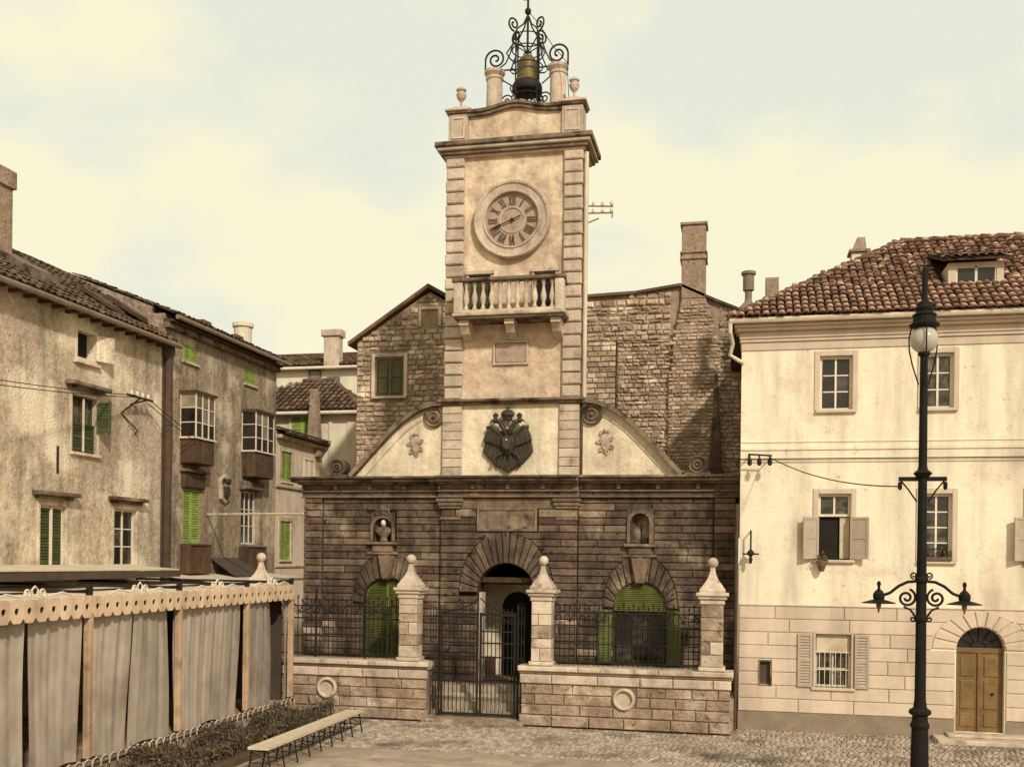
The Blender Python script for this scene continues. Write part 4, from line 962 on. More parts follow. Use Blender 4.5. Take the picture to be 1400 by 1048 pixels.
masonry(rg, 'rubble', G, -5.2, .28, 11.15, 12.85, .17, (.18, .42), 0, .1, name='rubble_stone', gap=.035, c=.035, jit=.02, wobble=.03, clip=rgclip, obstacles=[breast], yj=.035, chv=.3, cap=90)
masonry(rg, 'rubble', G, -3.88, .28, 6.6, 11.14, .13, (.14, .32), 0, .1, name='rubble_stone', gap=.026, c=.026, jit=.014, wobble=.02, clip=rgclip, obstacles=[breast], yj=.025, chv=.25, cap=110)
MB(G).box(-3.925, -3.895, -.01, .06, 6.6, 11.2).build('wall_joint', 'dark_joint', rg)
br = MB(G); br.stone([(-2.3, 6.5), (-.62, 6.5), (-.70, 11.0), (-1.12, 12.4), (-1.88, 12.4), (-2.12, 11.0)], -.10, .1, .04, .01); cb = br.build('chimney_breast', 'breast', rg)
masonry(cb, 'rubble', G, -2.26, -.64, 6.6, 12.3, .115, (.16, .30), -.125, -.08, name='breast_stone', gap=.03, c=.02, jit=.01, wobble=.015, yj=.02, chv=.2, cap=60, clip=lambda x, z: (abs(x + 1.45) < .83 - max(0, z - 6.5) * .022 - max(0, z - 11) * .3))
MB(G).stone([(-1.0, 6.5), (-.55, 6.5), (-.72, 10.0), (-.80, 10.0)], -.22, -.08, .03).build('leaning_buttress', 'dark_stone', rg)
ch = MB(G).cbox(-1.88, -1.14, -.09, .60, 12.405, 14.70, .02).build('chimney', 'breast', rg)
MB(G).cbox(-1.93, -1.09, -.14, .65, 13.62, 13.72, .02).build('chimney_band', 'breast', ch); MB(G).cbox(-1.93, -1.09, -.14, .65, 13.82, 13.88, .02).build('chimney_band', 'breast', ch)
MB(G).cbox(-1.93, -1.09, -.14, .65, 14.702, 14.80, .02).build('chimney_cap', 'breast', ch)
for (xa, za), (xb, zb) in zip(RGP[2:-1], RGP[3:]):
    MB(G).prism([(xb, zb - .03), (xa, za - .03), (xa, za + .06), (xb, zb + .06)], -.09, 5.1).build('roof', 'brown_tile', rg)
tag(MB().tube([(-4.9, 32.9, 6.4), (-4.9, 32.9, 12.5)], .04).build('wall_pipe', 'brown_pipe', rg), '', '') if False else None

# ------------------------------------------------------------------ yellow townhouse on the right
YR = 26.4; R_ = front(YR); XE = 14.0
th_ = empty('townhouse', (6, YR, 0), 'pale yellow rendered townhouse with ashlar ground floor and red tiled roof', 'house')
UX = [(1.88, 2.64), (4.27, 4.95), (6.66, 7.42), (9.05, 9.8)]
ops = [(a, b, 7.90, 9.22) for a, b in UX] + [(a, b, 4.24, 5.85) for a, b in UX] + [(1.85, 2.68, 1.12, 2.42), (.52, .78, 1.14, 1.72), (5.08, 6.16, .17, 2.67), (8.9, 9.7, 1.12, 2.42)]
w = MB(R_); w.wall(0, XE, 0, 9.55, .35, ops, 0); w.build('wall', 'town_plaster', th_)
MB().box(0.0, .3, YR + .36, 40, 0, 9.55).build('side_wall', 'town_plaster', th_); MB().box(XE - .3, XE, YR + .36, 40, 0, 9.55).build('side_wall', 'town_plaster', th_)
DCX, DCR, DCZ = 5.62, .54, 2.13
sp = MB(R_); spandrels(sp, DCX, DCZ, DCR, .0005, .3); sp.build('door_arch', 'ashlar', th_)
masonry(th_, 'ashlar', R_, 0, 10.5, .47, 3.08, .328, (1.0, 1.9), -.035, .0, name='ashlar_block', gap=.016, c=.012, yj=.002, jit=.001,
        obstacles=[rect_ob(1.78, 2.75, 1.0, 2.5), rect_ob(.50, .80, 1.1, 1.75), arch_ob(DCX, DCZ, .56, 1.1, .95, .1), rect_ob(8.8, 9.8, 1.0, 2.5)], cap=150)
voussoirs(th_, 'ashlar', R_, DCX, DCZ, .545, 1.1, .95, 11, -.035, .01, key=0)
m = MB(R_); m.wall(0, XE, 0, .465, .02, [(5.04, 6.20, 0, .47)], -.045); m.build('skirting', 'skirting', th_)
MB(R_).cbox(0, XE, -.05, .0, 3.085, 3.12, .008).build('string_course', 'town_trim', th_)
MB(R_).cbox(0, XE, -.03, .0, 6.93, 7.02, .008).build('string_course', 'town_plaster', th_); MB(R_).cbox(0, XE, -.02, .0, 7.12, 7.16, .006).build('string_course', 'town_plaster', th_)
MB(R_).cbox(0, XE, -.018, .0, 6.69, 6.73, .006).build('string_course', 'town_plaster', th_)
for z0, z1, p in ((9.40, 9.60, .03), (9.602, 9.68, .07), (9.682, 9.86, .10), (9.862, 9.94, .22), (9.942, 10.02, .30)):
    MB(R_).cbox(-p * .6, XE, -p, .34 if z1 < 9.5 else .4, z0, z1, .015).build('eaves_cornice', 'town_trim', th_)
MB(R_).tube([(-.3, -.40, 10.08), (XE, -.40, 10.08)], .075, 8).build('gutter', 'pipe', th_)
m = MB(); m.tube([(-.28, 26.0, 10.1), (-.28, 26.0, 9.8), (-.22, 26.2, 9.55), (-.28, 26.3, 9.3), (-.10, 26.33, 9.18), (.06, 26.35, 9.1)], .05, 8); m.build('downpipe', 'pipe', th_)
MB().tube([(-.07, 26.3, 0), (-.07, 26.3, 5.6)], .045, 8).build('downpipe', 'brown_pipe', th_)
for i, (a, b) in enumerate(UX):
    window(th_, R_, a, b, 7.90, 9.22, 2, 3, surround='town_trim', sw=.13, sill='town_trim', depth=.10, fw=.06)
for i, (a, b) in enumerate(UX):
    if i in (0, 2):                                       # casements thrown open, the fixed lights above stay shut
        ww = window(th_, R_, a, b, 5.30, 5.85, 2, 1, surround=None, depth=.10, fw=.06)
        s = MB(R_); s.cbox(a - .13, a - .004, -.03, .05, 4.24, 5.98, .012).cbox(b + .004, b + .13, -.03, .05, 4.24, 5.98, .012).cbox(a - .004, b + .004, -.03, .05, 5.85, 5.98, .012); s.build('surround', 'town_trim', ww)
        MB(R_).cbox(a - .1, b + .1, -.09, .12, 4.165, 4.24, .012).build('sill', 'town_trim', ww)
        MB(R_).box(a, b, .30, .34, 4.24, 5.30).build('dark_room', 'void', ww)
        MB(R_).box(a + .02, b - .28, .2, .22, 4.26, 5.28).build('open_room', 'void', ww)
        cu = MB(R_)
        for k in range(5): cu.tube([(b - .04 - k * .045, .17 + .01 * (k % 2), 4.27), (b - .04 - k * .045, .17, 5.28)], .026, 6)
        cu.build('curtain', 'canvas', ww)
        for sg, hx in ((-1, a), (1, b)):                  # outward leaves, hinged at the jamb
            ML = R_ @ Matrix.Translation((hx, -.02, 0)) @ Matrix.Rotation(sg * RAD(-22), 4, 'Z')
            u0, u1 = (-.40, 0) if sg < 0 else (0, .44)
            lf = MB(ML); z0, z1 = 4.26, 5.28; fw = .055
            lf.box(u0, u0 + fw, -.04, 0, z0, z1).box(u1 - fw, u1, -.04, 0, z0, z1).box(u0 + fw, u1 - fw, -.04, 0, z0, z0 + fw).box(u0 + fw, u1 - fw, -.04, 0, z1 - fw, z1).box(u0 + fw, u1 - fw, -.038, -.002, 4.75, 4.79)
            lf = lf.build('casement', 'grey_paint', ww)
            for zz in ((4.315, 4.75), (4.79, 5.225)): MB(ML).box(u0 + fw, u1 - fw, -.026, -.016, *zz).build('casement_panel', 'grey_paint', lf)
    else:
        window(th_, R_, a, b, 4.24, 5.85, 2, 4, surround='town_trim', sw=.13, sill='town_trim', depth=.10, fw=.06)
gw = window(th_, R_, 1.85, 2.68, 1.12, 2.42, 2, 3, surround='town_trim', sw=.06, sill='town_trim', depth=.16, fw=.05)
MB(R_).box(1.88, 2.65, .10, .12, 1.95, 2.40).build('blind', 'canvas', gw)
gr = MB(R_)
for k in range(6): gr.tube([(1.95 + k * .125, .06, 1.12), (1.95 + k * .125, .06, 1.97)], .009, 5)
for z in (1.54, 1.97): gr.box(1.86, 2.67, .05, .07, z, z + .02)
gr.build('window_grille', 'white_paint', gw)
shutter(gw, R_, 1.42, 1.78, 1.12, 2.42, -.085, 'grey_paint', 1); shutter(gw, R_, 2.76, 3.10, 1.12, 2.42, -.085, 'grey_paint', 1)
window(th_, R_, 8.9, 9.7, 1.12, 2.42, 2, 3, surround='town_trim', sw=.06, sill='town_trim', depth=.16, fw=.05)
v_ = MB(R_).box(.52, .78, .08, .1, 1.14, 1.72).build('vent_door', 'dark_canvas_and_shade', th_); MB(R_).wall(.49, .81, 1.11, 1.75, .04, [(.525, .775, 1.145, 1.715)], -.045).build('vent_frame', 'moulding', v_)
# arched door
dr = MB(R_).box(5.10, 6.14, .20, .24, .17, 2.13).build('door', 'door_wood', th_, label='arched double door of ochre wood')
for a, b in ((5.11, 5.60), (5.64, 6.13)):
    lf = MB(R_).box(a, b, .16, .199, .18, 2.06).build('door_leaf', 'door_wood', dr)
    for z0, z1 in ((.28, .62), (.70, 1.40), (1.48, 1.98)): MB(R_).cbox(a + .08, b - .08, .135, .165, z0, z1, .025).build('door_panel', 'door_wood', lf)
MB(R_).box(5.59, 5.65, .12, .17, .18, 2.06).build('door_stile', 'door_wood', dr)
MB(R_).lathe([(.012, 0), (.03, .02), (.03, .05), (.01, .07)], (5.92, .12, 1.05), 8).build('door_knob', 'iron', dr)
MB(R_).box(5.08, 6.16, .13, .22, 2.062, 2.16).build('transom', 'door_wood', dr)
fl = MB(R_); fl.prism([(DCX - DCR, 2.165), (DCX + DCR, 2.165)] + arc(DCX, DCZ + .03, DCR - .01, .04, PI - .04, 14), .24, .26); fl = fl.build('fanlight', 'glass', dr)
for k in range(1, 6):
    a = PI * k / 6; MB(R_).tube([(DCX + .16 * math.cos(a), .22, 2.17 + .16 * math.sin(a)), (DCX + .52 * math.cos(a), .22, 2.15 + .52 * math.sin(a))], .014, 5).build('fanlight_bar', 'iron', fl)
MB(R_).tube([(DCX + .17 * math.cos(PI * i / 10), .22, 2.17 + .17 * math.sin(PI * i / 10)) for i in range(11)], .014, 5).build('fanlight_bar', 'iron', fl)
ds = structure(MB().cbox(4.55, 7.2, 25.55, 26.35, -.02, .10, .02).build('door_step', 'pale_stone')); MB().cbox(4.85, 6.6, 25.95, 26.62, .102, .168, .015).build('upper_step', 'pale_stone', ds)
# roof
RO = MB(); ex, ey, ez = -.32, 25.98, 10.10; rx, ry, rz = 4.30, 30.6, 13.10
RO.add([(ex, ey, ez), (XE + .3, ey, ez), (XE + .3, ry, rz), (rx, ry, rz), (ex, 35.2, ez), (XE + .3, 35.2, ez)], [(0, 1, 2, 3), (0, 3, 4), (3, 2, 5, 4), (0, 4, 5, 1)])
rf = RO.build('roof', 'tile_bed', th_)
sl_ = Vector((0, ry - ey, rz - ez)); sln = sl_.length
def hipmask(p):
    run = (p.y - ey) / (ry - ey)
    if p.x < ex + run * (rx - ex) + .10: return False
    if 4.86 < p.x < 6.38 and 11.0 < p.z < 12.05: return False
    return p.x < 10.2
roof_tiles(rf, (ex + .02, ey - .06, ez + .03), (1, 0, 0), sl_, 66, int(sln / .31) + 1, .19, .31, hipmask, cap=300)
hp = MB(); a = Vector((ex, ey, ez + .03)); b = Vector((rx, ry, rz + .03)); n = 18
for i in range(n):
    p0 = a.lerp(b, i / n); p1 = a.lerp(b, (i + 1.12) / n); hp.tube([p0 + Vector((0, 0, .03)), p1], .105, 8, .085)
hp.build('hip_tiles', 'tile', rf, smooth=True, kind='stuff')
hp = MB()
for i in range(24): hp.tube([(rx + i * .42, ry, rz + .07), (rx + i * .42 + .46, ry, rz + .04)], .11, 8, .09)
hp.build('ridge_tiles', 'tile', rf, smooth=True, kind='stuff')
for hx, w_, d_, z0, z1 in ((3.25, .42, .4, 11.6, 13.0),):
    c = MB(); c.cbox(hx - .21, hx + .21, 31.0, 31.5, z0, 13.05, .02); c = c.build('chimney', 'far_plaster', th_)
    k = MB(); k.box(hx - .28, hx + .30, 30.92, 31.58, 13.052, 13.12); k.add([(hx - .2, 31.0, 13.121), (hx + .2, 31.0, 13.121), (hx + .2, 31.5, 13.121), (hx - .2, 31.5, 13.121), (hx - .05, 31.1, 13.5), (hx + .17, 31.1, 13.5), (hx + .17, 31.4, 13.5), (hx - .05, 31.4, 13.5)], [(4, 5, 6, 7), (0, 1, 5, 4), (1, 2, 6, 5), (2, 3, 7, 6), (3, 0, 4, 7)])
    k.build('chimney_cowl', 'breast', c)
# dormer
dm = empty_dm = MB(); YD = 27.35
D = front(YD)
dm = MB(D); dm.wall(4.98, 6.26, 10.98, 11.62, .12, [(5.16, 6.10, 11.10, 11.52)], 0); dm.box(4.98, 5.06, .121, 1.6, 10.9, 11.62).box(6.18, 6.26, .121, 1.6, 10.9, 11.62)
dm = dm.build('dormer', 'town_trim', th_)
f = MB(D); f.box(5.16, 5.20, .03, .08, 11.10, 11.52).box(6.06, 6.10, .03, .08, 11.10, 11.52).box(5.60, 5.66, .03, .08, 11.10, 11.52).box(5.201, 6.059, .03, .08, 11.10, 11.13).box(5.201, 6.059, .03, .08, 11.49, 11.52); f.build('dormer_frame', 'white_paint', dm)
for a, b in ((5.20, 5.60), (5.66, 6.06)): MB(D).box(a, b, .055, .065, 11.13, 11.49).build('pane', 'glass', dm)
MB(D).box(5.10, 6.16, .11, .13, 11.05, 11.58).build('dark_room', 'void', dm)
m = MB(D); m.add([(4.80, -.22, 11.62), (6.44, -.22, 11.62), (6.44, 2.0, 12.35), (4.80, 2.0, 12.35), (4.80, -.22, 11.68), (6.44, -.22, 11.68), (6.44, 2.0, 12.41), (4.80, 2.0, 12.41)], [(0, 3, 2, 1), (4, 5, 6, 7), (0, 1, 5, 4), (1, 2, 6, 5), (3, 0, 4, 7)])
drf = m.build('dormer_roof', 'tile_bed', dm)
roof_tiles(dm, (4.80, YD - .26, 11.67), (1, 0, 0), (0, 2.22, .73), 8, 7, .20, .31, None, stuff='dormer_tiles')
# neighbours beyond the roof: stove pipe, stack and a further roof
nb = empty('rear_house', (1.5, 34, 0), 'further house showing a strip of tiled roof and a stack behind the hip', 'house')
m = MB(); m.box(.4, 4, 36, 40, 0, 11.5); m.build('wall', 'far_plaster', nb)
m = MB(); m.add([(.3, 35.7, 12.0), (4.4, 35.7, 14.0), (4.4, 40.2, 14.0), (.3, 40.2, 12.0), (.3, 35.7, 11.4), (4.4, 35.7, 11.4), (4.4, 40.2, 11.4), (.3, 40.2, 11.4)], [(0, 1, 2, 3), (4, 5, 1, 0), (7, 6, 5, 4), (3, 2, 6, 7), (0, 3, 7, 4), (1, 5, 6, 2)])
m.build('roof', 'brown_tile', nb)
MB().cbox(.66, 1.04, 31.2, 31.6, 10.5, 12.5, .02).build('chimney', 'breast', nb)
sp_ = empty('stove_pipe', (.17, 31, 11), 'dark metal stove pipe with a flared top rising beside the tiled roof', 'stove pipe')
MB().lathe([(.34, 11.2), (.30, 11.55), (.12, 11.75), (.10, 11.80), (.10, 12.05), (.16, 12.08), (.16, 12.52), (.21, 12.54), (.21, 12.62), (.15, 12.64)], (.17, 31, 0), 14).build('pipe_body', 'zinc', sp_, smooth=False)
# things fixed to the yellow front
wb = empty('wire_bracket', (.45, YR, 6.6), 'iron wire bracket with insulators on the yellow wall by its left corner', 'bracket')
m = MB(R_); m.tube([(.2, 0, 6.78), (.2, -.4, 6.78)], .02).tube([(.18, -.4, 6.80), (.75, -.4, 6.76)], .022).tube([(.7, 0, 6.70), (.7, -.4, 6.76)], .018); m.build('bracket_arm', 'iron', wb)
for x in (.22, .45, .70): MB(R_).lathe([(.03, -.22), (.055, -.18), (.055, -.08), (.02, -.02), (.02, .03)], (x, -.4, 6.74), 8).build('insulator', 'iron', wb)
hl = empty('hanging_lantern', (.25, YR, 4.3), 'small black hanging lantern bracket on the yellow wall near the corner', 'lantern')
m = MB(R_); m.tube([(.27, 0, 4.92), (.27, -.25, 4.92)], .02).tube([(.27, -.25, 4.94), (.27, -.25, 4.2)], .022).tube([(.07, -.25, 4.36), (.47, -.25, 4.36)], .02); m.build('lantern_rod', 'iron', hl)
MB(R_).lathe([(.02, 4.48), (.09, 4.40), (.10, 4.36), (.03, 4.30), (.05, 4.22), (.02, 4.12)], (.27, -.25, 0), 10).build('lantern_body', 'iron', hl)
fp = empty('flower_pot', (1.98, YR - .1, 4.0), 'small dark hanging pot below the open window of the yellow house', 'flower pot')
MB(R_).lathe([(.05, 3.95), (.10, 4.08), (.11, 4.2), (.09, 4.22)], (1.96, -.16, 0), 10).build('pot', 'brown_tile', fp)
def leaves(mb, n, region, size, rr):
    for _ in range(n):
        c = Vector(region(rr)); a = Vector((rr.gauss(0, 1), rr.gauss(0, 1), rr.gauss(0, 1))).normalized(); b = a.orthogonal().normalized(); s = size * rr.uniform(.6, 1.3)
        mb.add([c - a * s, c + b * s * .45, c + a * s, c - b * s * .45], [(0, 1, 2, 3)])
r2 = random.Random(5)
m = MB(); leaves(m, 60, lambda r: (1.96 + r.gauss(0, .08), 26.24 + r.gauss(0, .07), 4.27 + r.gauss(0, .07)), .05, r2); m.build('leaves', 'leaf', fp)
for x0, x1, lb in ((4.3, 4.95, 'row of small plants on the sill of the middle yellow house window'), (6.6, 7.3, 'leafy plants on the sill of the right edge window')):
    wp = empty('window_plants', ((x0 + x1) / 2, YR - .08, 4.2), lb, 'plants')
    m = MB(R_).cbox(x0 + .02, x1 - .02, -.13, -.02, 4.245, 4.33, .01).build('planter', 'brown_tile', wp)
    m = MB(); leaves(m, 130, lambda r: (r.uniform(x0, x1), 26.32 + r.gauss(0, .04), 4.36 + abs(r.gauss(0, .10))), .045, r2); m.build('leaves', 'leaf', wp)

# ------------------------------------------------------------------ street lamp
LX, LY = 3.0, 18.5
sl = empty('street_lamp', (LX, LY, 0), 'tall dark iron street lamp with milky globe and two dish lamps on scrolled arms', 'street lamp')
MB().lathe([(.27, 0), (.27, .12), (.22, .16), (.20, .6), (.22, .64), (.15, .72), (.135, 1.40), (.155, 1.44), (.155, 1.48), (.13, 1.52), (.125, 1.62), (.18, 1.66), (.18, 1.71), (.11, 1.76), (.092, 1.9), (.086, 3.2), (.11, 3.22), (.11, 3.28), (.084, 3.32), (.084, 3.85), (.11, 3.88), (.11, 3.93), (.080, 3.97), (.072, 5.60), (.12, 5.66), (.155, 5.70), (.085, 5.76), (.070, 5.82), (.062, 7.66), (.10, 7.70), (.09, 7.74)], (LX, LY, 0), 20).build('post', 'lamp_iron', sl, smooth=False)
gl = MB().sphere((LX, LY, 7.95), .225, 22, 14, 1, 1, 1.05).build('globe', 'globe', sl, smooth=True)
MB().lathe([(.03, 7.70), (.06, 7.76), (.05, 7.9), (.02, 8.05)], (LX, LY, 0), 8).build('arc_holder', 'pale_stone', gl)
MB().lathe([(.13, 8.14), (.24, 8.17), (.25, 8.20), (.19, 8.24), (.18, 8.33), (.20, 8.36), (.13, 8.42), (.15, 8.47), (.12, 8.56), (.05, 8.62), (.045, 8.72), (.05, 9.12), (.02, 9.2)], (LX, LY, 0), 16).build('lamp_cap', 'lamp_iron', sl)
for k in range(3):
    a = .5 + 2 * PI * k / 3; m = MB(); c, s_ = math.cos(a), math.sin(a)
    m.tube([(LX + .09 * c, LY + .09 * s_, 7.2), (LX + .20 * c, LY + .20 * s_, 7.55), (LX + .255 * c, LY + .255 * s_, 7.8), (LX + .26 * c, LY + .26 * s_, 8.0), (LX + .22 * c, LY + .22 * s_, 8.18)], .012, 6); m.build('globe_stay', 'lamp_iron', sl)
m = MB(); m.box(LX - .38, LX + .38, LY - .035, LY + .035, 5.57, 5.64); ca = m.build('cross_arm', 'lamp_iron', sl)
for sg in (-1, 1):
    MB().tube([(LX + sg * .34, LY, 5.57), (LX + sg * .22, LY, 5.42), (LX + sg * .09, LY, 5.22)], .014, 6).build('arm_brace', 'lamp_iron', ca)
    MB().lathe([(.02, 5.56), (.035, 5.53), (.035, 5.45), (.015, 5.42)], (LX + sg * .36, LY, 0), 8).build('insulator', 'lamp_iron', ca)
    m = MB(); m.tube([(LX + sg * .1, LY, 3.88), (LX + sg * .22, LY, 3.87), (LX + sg * .36, LY, 3.80), (LX + sg * .50, LY, 3.68), (LX + sg * .66, LY, 3.62)], .026, 7)
    m.tube([(LX + q[0], LY, q[2]) for q in spiral(sg * .235, 3.60, .155, 1.7, PI * .6, 0, sg, 34, .84)], .022, 6)
    m.tube([(LX + sg * .1, LY, 3.3), (LX + sg * .17, LY, 3.40), (LX + sg * .28, LY, 3.45)], .018, 6)
    m.tube([(LX + q[0], LY, q[2]) for q in spiral(sg * .12, 3.98, .06, 1.3, -PI / 2, 0, sg)], .014, 6).tube([(LX + q[0], LY, q[2]) for q in spiral(sg * .13, 3.25, .06, 1.3, PI / 2, 0, sg)], .014, 6)
    ar = m.build('lamp_arm', 'lamp_iron', sl)
    MB().lathe([(.275, 3.50), (.28, 3.51), (.16, 3.545), (.085, 3.565), (.095, 3.60), (.095, 3.66), (.06, 3.71), (.025, 3.74), (.022, 3.79), (.035, 3.82), (.03, 3.86), (.01, 3.88)], (LX + sg * .68, LY, 0), 20).build('lamp_shade', 'lamp_iron', ar)
    MB().lathe([(.045, 3.51), (.04, 3.44), (.02, 3.40), (.012, 3.34)], (LX + sg * .68, LY, 0), 8).build('lamp_bulb', 'zinc', ar)
def sag(a, b, d, n=16): return [tuple(Vector(a).lerp(Vector(b), i / n) - Vector((0, 0, d * 4 * (i / n) * (1 - i / n)))) for i in range(n + 1)]
tag(MB().tube(sag((.70, 26.0, 6.72), (LX - .36, LY, 5.48), .18), .012, 5).build('lamp_wire', 'iron'), 'thin wire sagging from the yellow wall bracket to the lamp cross arm', 'wire')
tag(MB().tube([(.0, 26.3, 6.71), (XE, 26.3, 6.71)], .014, 5).build('front_wire', 'iron'), 'straight thin wire running across the yellow house front', 'wire')

# ------------------------------------------------------------------ left row of houses
XH = -16.0; S = side(XH)
h1 = empty('street_house', (XH, 21, 0), 'rough plastered house with collapsing eaves at the left edge', 'house')
o1 = [(21.27, 22.22, 3.86, 5.30), (24.20, 25.22, 3.86, 5.36), (22.42, 23.42, 6.68, 8.08), (22.56, 23.32, 9.02, 9.72), (16.5, 17.4, 3.86, 5.3)]
MB(S).wall(10, 26.5, 0, 10.27, .4, o1, 0).build('wall', 'old_plaster', h1)
MB().box(-24, XH - .41, 26.2, 26.5, 0, 10.05).build('side_wall', 'old_plaster', h1)
w = window(h1, S, 21.27, 22.22, 3.86, 5.30, 2, 1, frame='white_paint', pane='dark_green', depth=.10, sill='pale_stone', surround='old_plaster', sw=.1, sproud=.025)
shutter(w, S, 21.33, 22.16, 3.92, 5.24, .085, 'dark_green', 2); MB(S).box(21.715, 21.775, .04, .083, 3.90, 5.26).build('mullion', 'white_paint', w)
hood(h1, S, 21.2, 22.3, 5.46)
window(h1, S, 24.20, 25.22, 3.86, 5.36, 2, 3, frame='white_paint', depth=.08, sill='pale_stone', surround='old_plaster', sw=.1, sproud=.025); hood(h1, S, 24.15, 25.27, 5.50)
w = window(h1, S, 22.42, 23.42, 6.68, 8.08, 2, 2, frame='dark_green', depth=.14, sill='pale_stone', surround='pale_stone', sw=.08, sproud=.02)
shutter(w, S, 22.46, 23.38, 6.72, 7.42, .05, 'dark_green', 2); MB(S).box(22.89, 22.94, .02, .048, 6.72, 8.04).build('mullion', 'white_paint', w)
MA = S @ Matrix.Translation((23.4, -.03, 0)) @ Matrix.Rotation(RAD(-72), 4, 'Z'); shutter(w, MA, -.02, .34, 7.25, 8.02, -.03, 'dark_green', 1)
hood(h1, S, 22.34, 23.5, 8.22)
aw = MB(S).box(22.56, 23.32, .25, .28, 9.02, 9.72).build('attic_window', 'void', h1)
MB(S).wall(22.50, 23.38, 8.96, 9.78, .06, [(22.58, 23.30, 9.04, 9.70)], -.02).build('attic_frame', 'white_paint', aw); MB(S).cbox(22.45, 23.45, -.1, .05, 8.88, 8.955, .01).build('sill', 'pale_stone', aw)
MB(S @ Matrix.Translation((23.30, -.03, 0)) @ Matrix.Rotation(RAD(-25), 4, 'Z')).box(0, .5, -.03, 0, 9.05, 9.70).build('attic_leaf', 'old_plaster', aw)
MB(S).box(21.84, 21.90, -.03, .02, 6.1, 6.75).build('wall_slit', 'dark_joint', h1)
# roof of the first house: eaves boards, sagging tile slope, chimney
def lean_roof(house, y0, y1, ez, run, rise, mat='brown_tile', ov=.34, sag_=.0, tiles=True):
    m = MB(); n = 14
    for i in range(n):
        ya, yb = y0 + (y1 - y0) * i / n, y0 + (y1 - y0) * (i + 1) / n
        ja = sag_ * math.sin(i * 1.7) ; jb = sag_ * math.sin((i + 1) * 1.7)
        m.add([(XH + ov, ya, ez - .06), (XH + ov, yb, ez - .06), (XH - run, yb, ez + rise + jb), (XH - run, ya, ez + rise + ja), (XH + ov, ya, ez - .14), (XH + ov, yb, ez - .14), (XH - run, yb, ez + rise - .2), (XH - run, ya, ez + rise - .2)],
              [(0, 1, 2, 3), (7, 6, 5, 4), (0, 4, 5, 1)])
        m.add([(XH - run, ya, ez + rise + ja), (XH - run, yb, ez + rise + jb), (XH - 2 * run, yb, ez), (XH - 2 * run, ya, ez)], [(0, 1, 2, 3)])
    r = m.build('roof', 'tile_bed', house)
    if tiles: roof_tiles(r, (XH + ov + .02, y0, ez - .06), (0, 1, 0), (-(run + ov), 0, rise + .06), int((y1 - y0) / .24), int(math.hypot(run + ov, rise) / .36), .24, .36, None, jx=.03, jr=.08, mat=mat)
    return r
lean_roof(h1, 10, 26.6, 10.22, 3.2, 2.10, sag_=.05)
MB().tube([(XH + .42, 10, 10.08), (XH + .42, 26.7, 10.08)], .07, 8).build('gutter', 'zinc', h1)
for k in range(18): MB().box(XH, XH + .32, 17.6 + k * .5, 17.68 + k * .5, 9.99, 10.07).build('rafter_end', 'brown_wood', h1)
m = MB(); m.box(-18.4, -17.35, 20.7, 21.93, 10.6, 13.0); c = m.build('chimney', 'breast', h1); MB().cbox(-18.46, -17.29, 20.62, 22.0, 13.002, 13.42, .02).build('chimney_head', 'breast', c)
m = MB(); m.add([(-16.5, 21.4, 10.6), (-16.5, 22.6, 10.6), (-17.8, 22.6, 11.4), (-17.8, 21.4, 11.4), (-16.5, 21.4, 10.98), (-16.5, 22.6, 10.98), (-17.8, 22.6, 11.66), (-17.8, 21.4, 11.66)], [(4, 5, 6, 7), (0, 1, 5, 4), (0, 4, 7, 3), (1, 2, 6, 5)])
m.build('roof_hatch', 'moulding', h1)
for y, dz in ((24.0, .0), (25.1, .06)):
    m = MB(); m.add([(-16.1, y, 10.58 + dz), (-16.2, y + .9, 10.56 + dz), (-17.0, y + .8, 11.08 + dz), (-16.9, y, 11.08 + dz), (-16.1, y, 10.68 + dz), (-16.2, y + .9, 10.68 + dz), (-17.0, y + .8, 11.20 + dz), (-16.9, y, 11.20 + dz)], [(4, 5, 6, 7), (0, 1, 5, 4), (1, 2, 6, 5), (3, 0, 4, 7)]); m.build('loose_board', 'brown_wood', h1)
MB().lathe([(.07, 10.15), (.17, 10.1), (.17, 9.85), (.10, 9.7), (.115, 9.6), (.115, .5)], (XH + .15, 26.52, 0), 12).build('downpipe', 'brown_pipe', h1)
MB(S).box(26.42, 26.62, -.06, .0, 0, 10.0).build('pipe_strip', 'brown_pipe', h1)  # dark brown strip on the wall behind the downpipe
tbk = empty('wire_bracket', (XH, 25, 8.2), 'rusty forked wire bracket on the rough plaster wall at left', 'bracket')
m = MB(S); m.tube([(24.3, -.28, 8.36), (25.5, -.28, 8.36)], .03).tube([(24.45, 0, 7.9), (24.9, -.28, 8.34)], .022).tube([(25.2, -.28, 8.34), (24.9, 0, 8.2)], .02).tube([(24.45, 0, 7.9), (25.1, -.1, 7.5), (25.1, 0, 7.4)], .018); m.build('bracket_arm', 'iron', tbk)
for k in range(4): MB(S).lathe([(.03, 0), (.045, .03), (.045, .1), (.02, .13)], (24.5 + k * .26, -.28, 8.38), 8).build('insulator', 'marble', tbk)
for k, dz in enumerate((0, .14)):
    tag(MB().tube(sag((XH + 1.4, 14, 7.35 + dz), (XH + .28, 24.8, 8.36 + dz * .4), .12), .011, 5).build('telegraph_wire', 'iron'), ('lower', 'upper')[k] + ' of two wires running to the bracket on the left house', 'wire', 'telegraph wires on the left house')
    tag(MB().tube(sag((XH + .28, 25.3, 8.4 - dz), (XH + .52, 27.4, 7.6 - dz), .03), .012, 5).build('telegraph_wire', 'iron'), ('upper', 'lower')[k] + ' of two short wires from the left bracket down to the bay window', 'wire', 'short wires below the bracket')

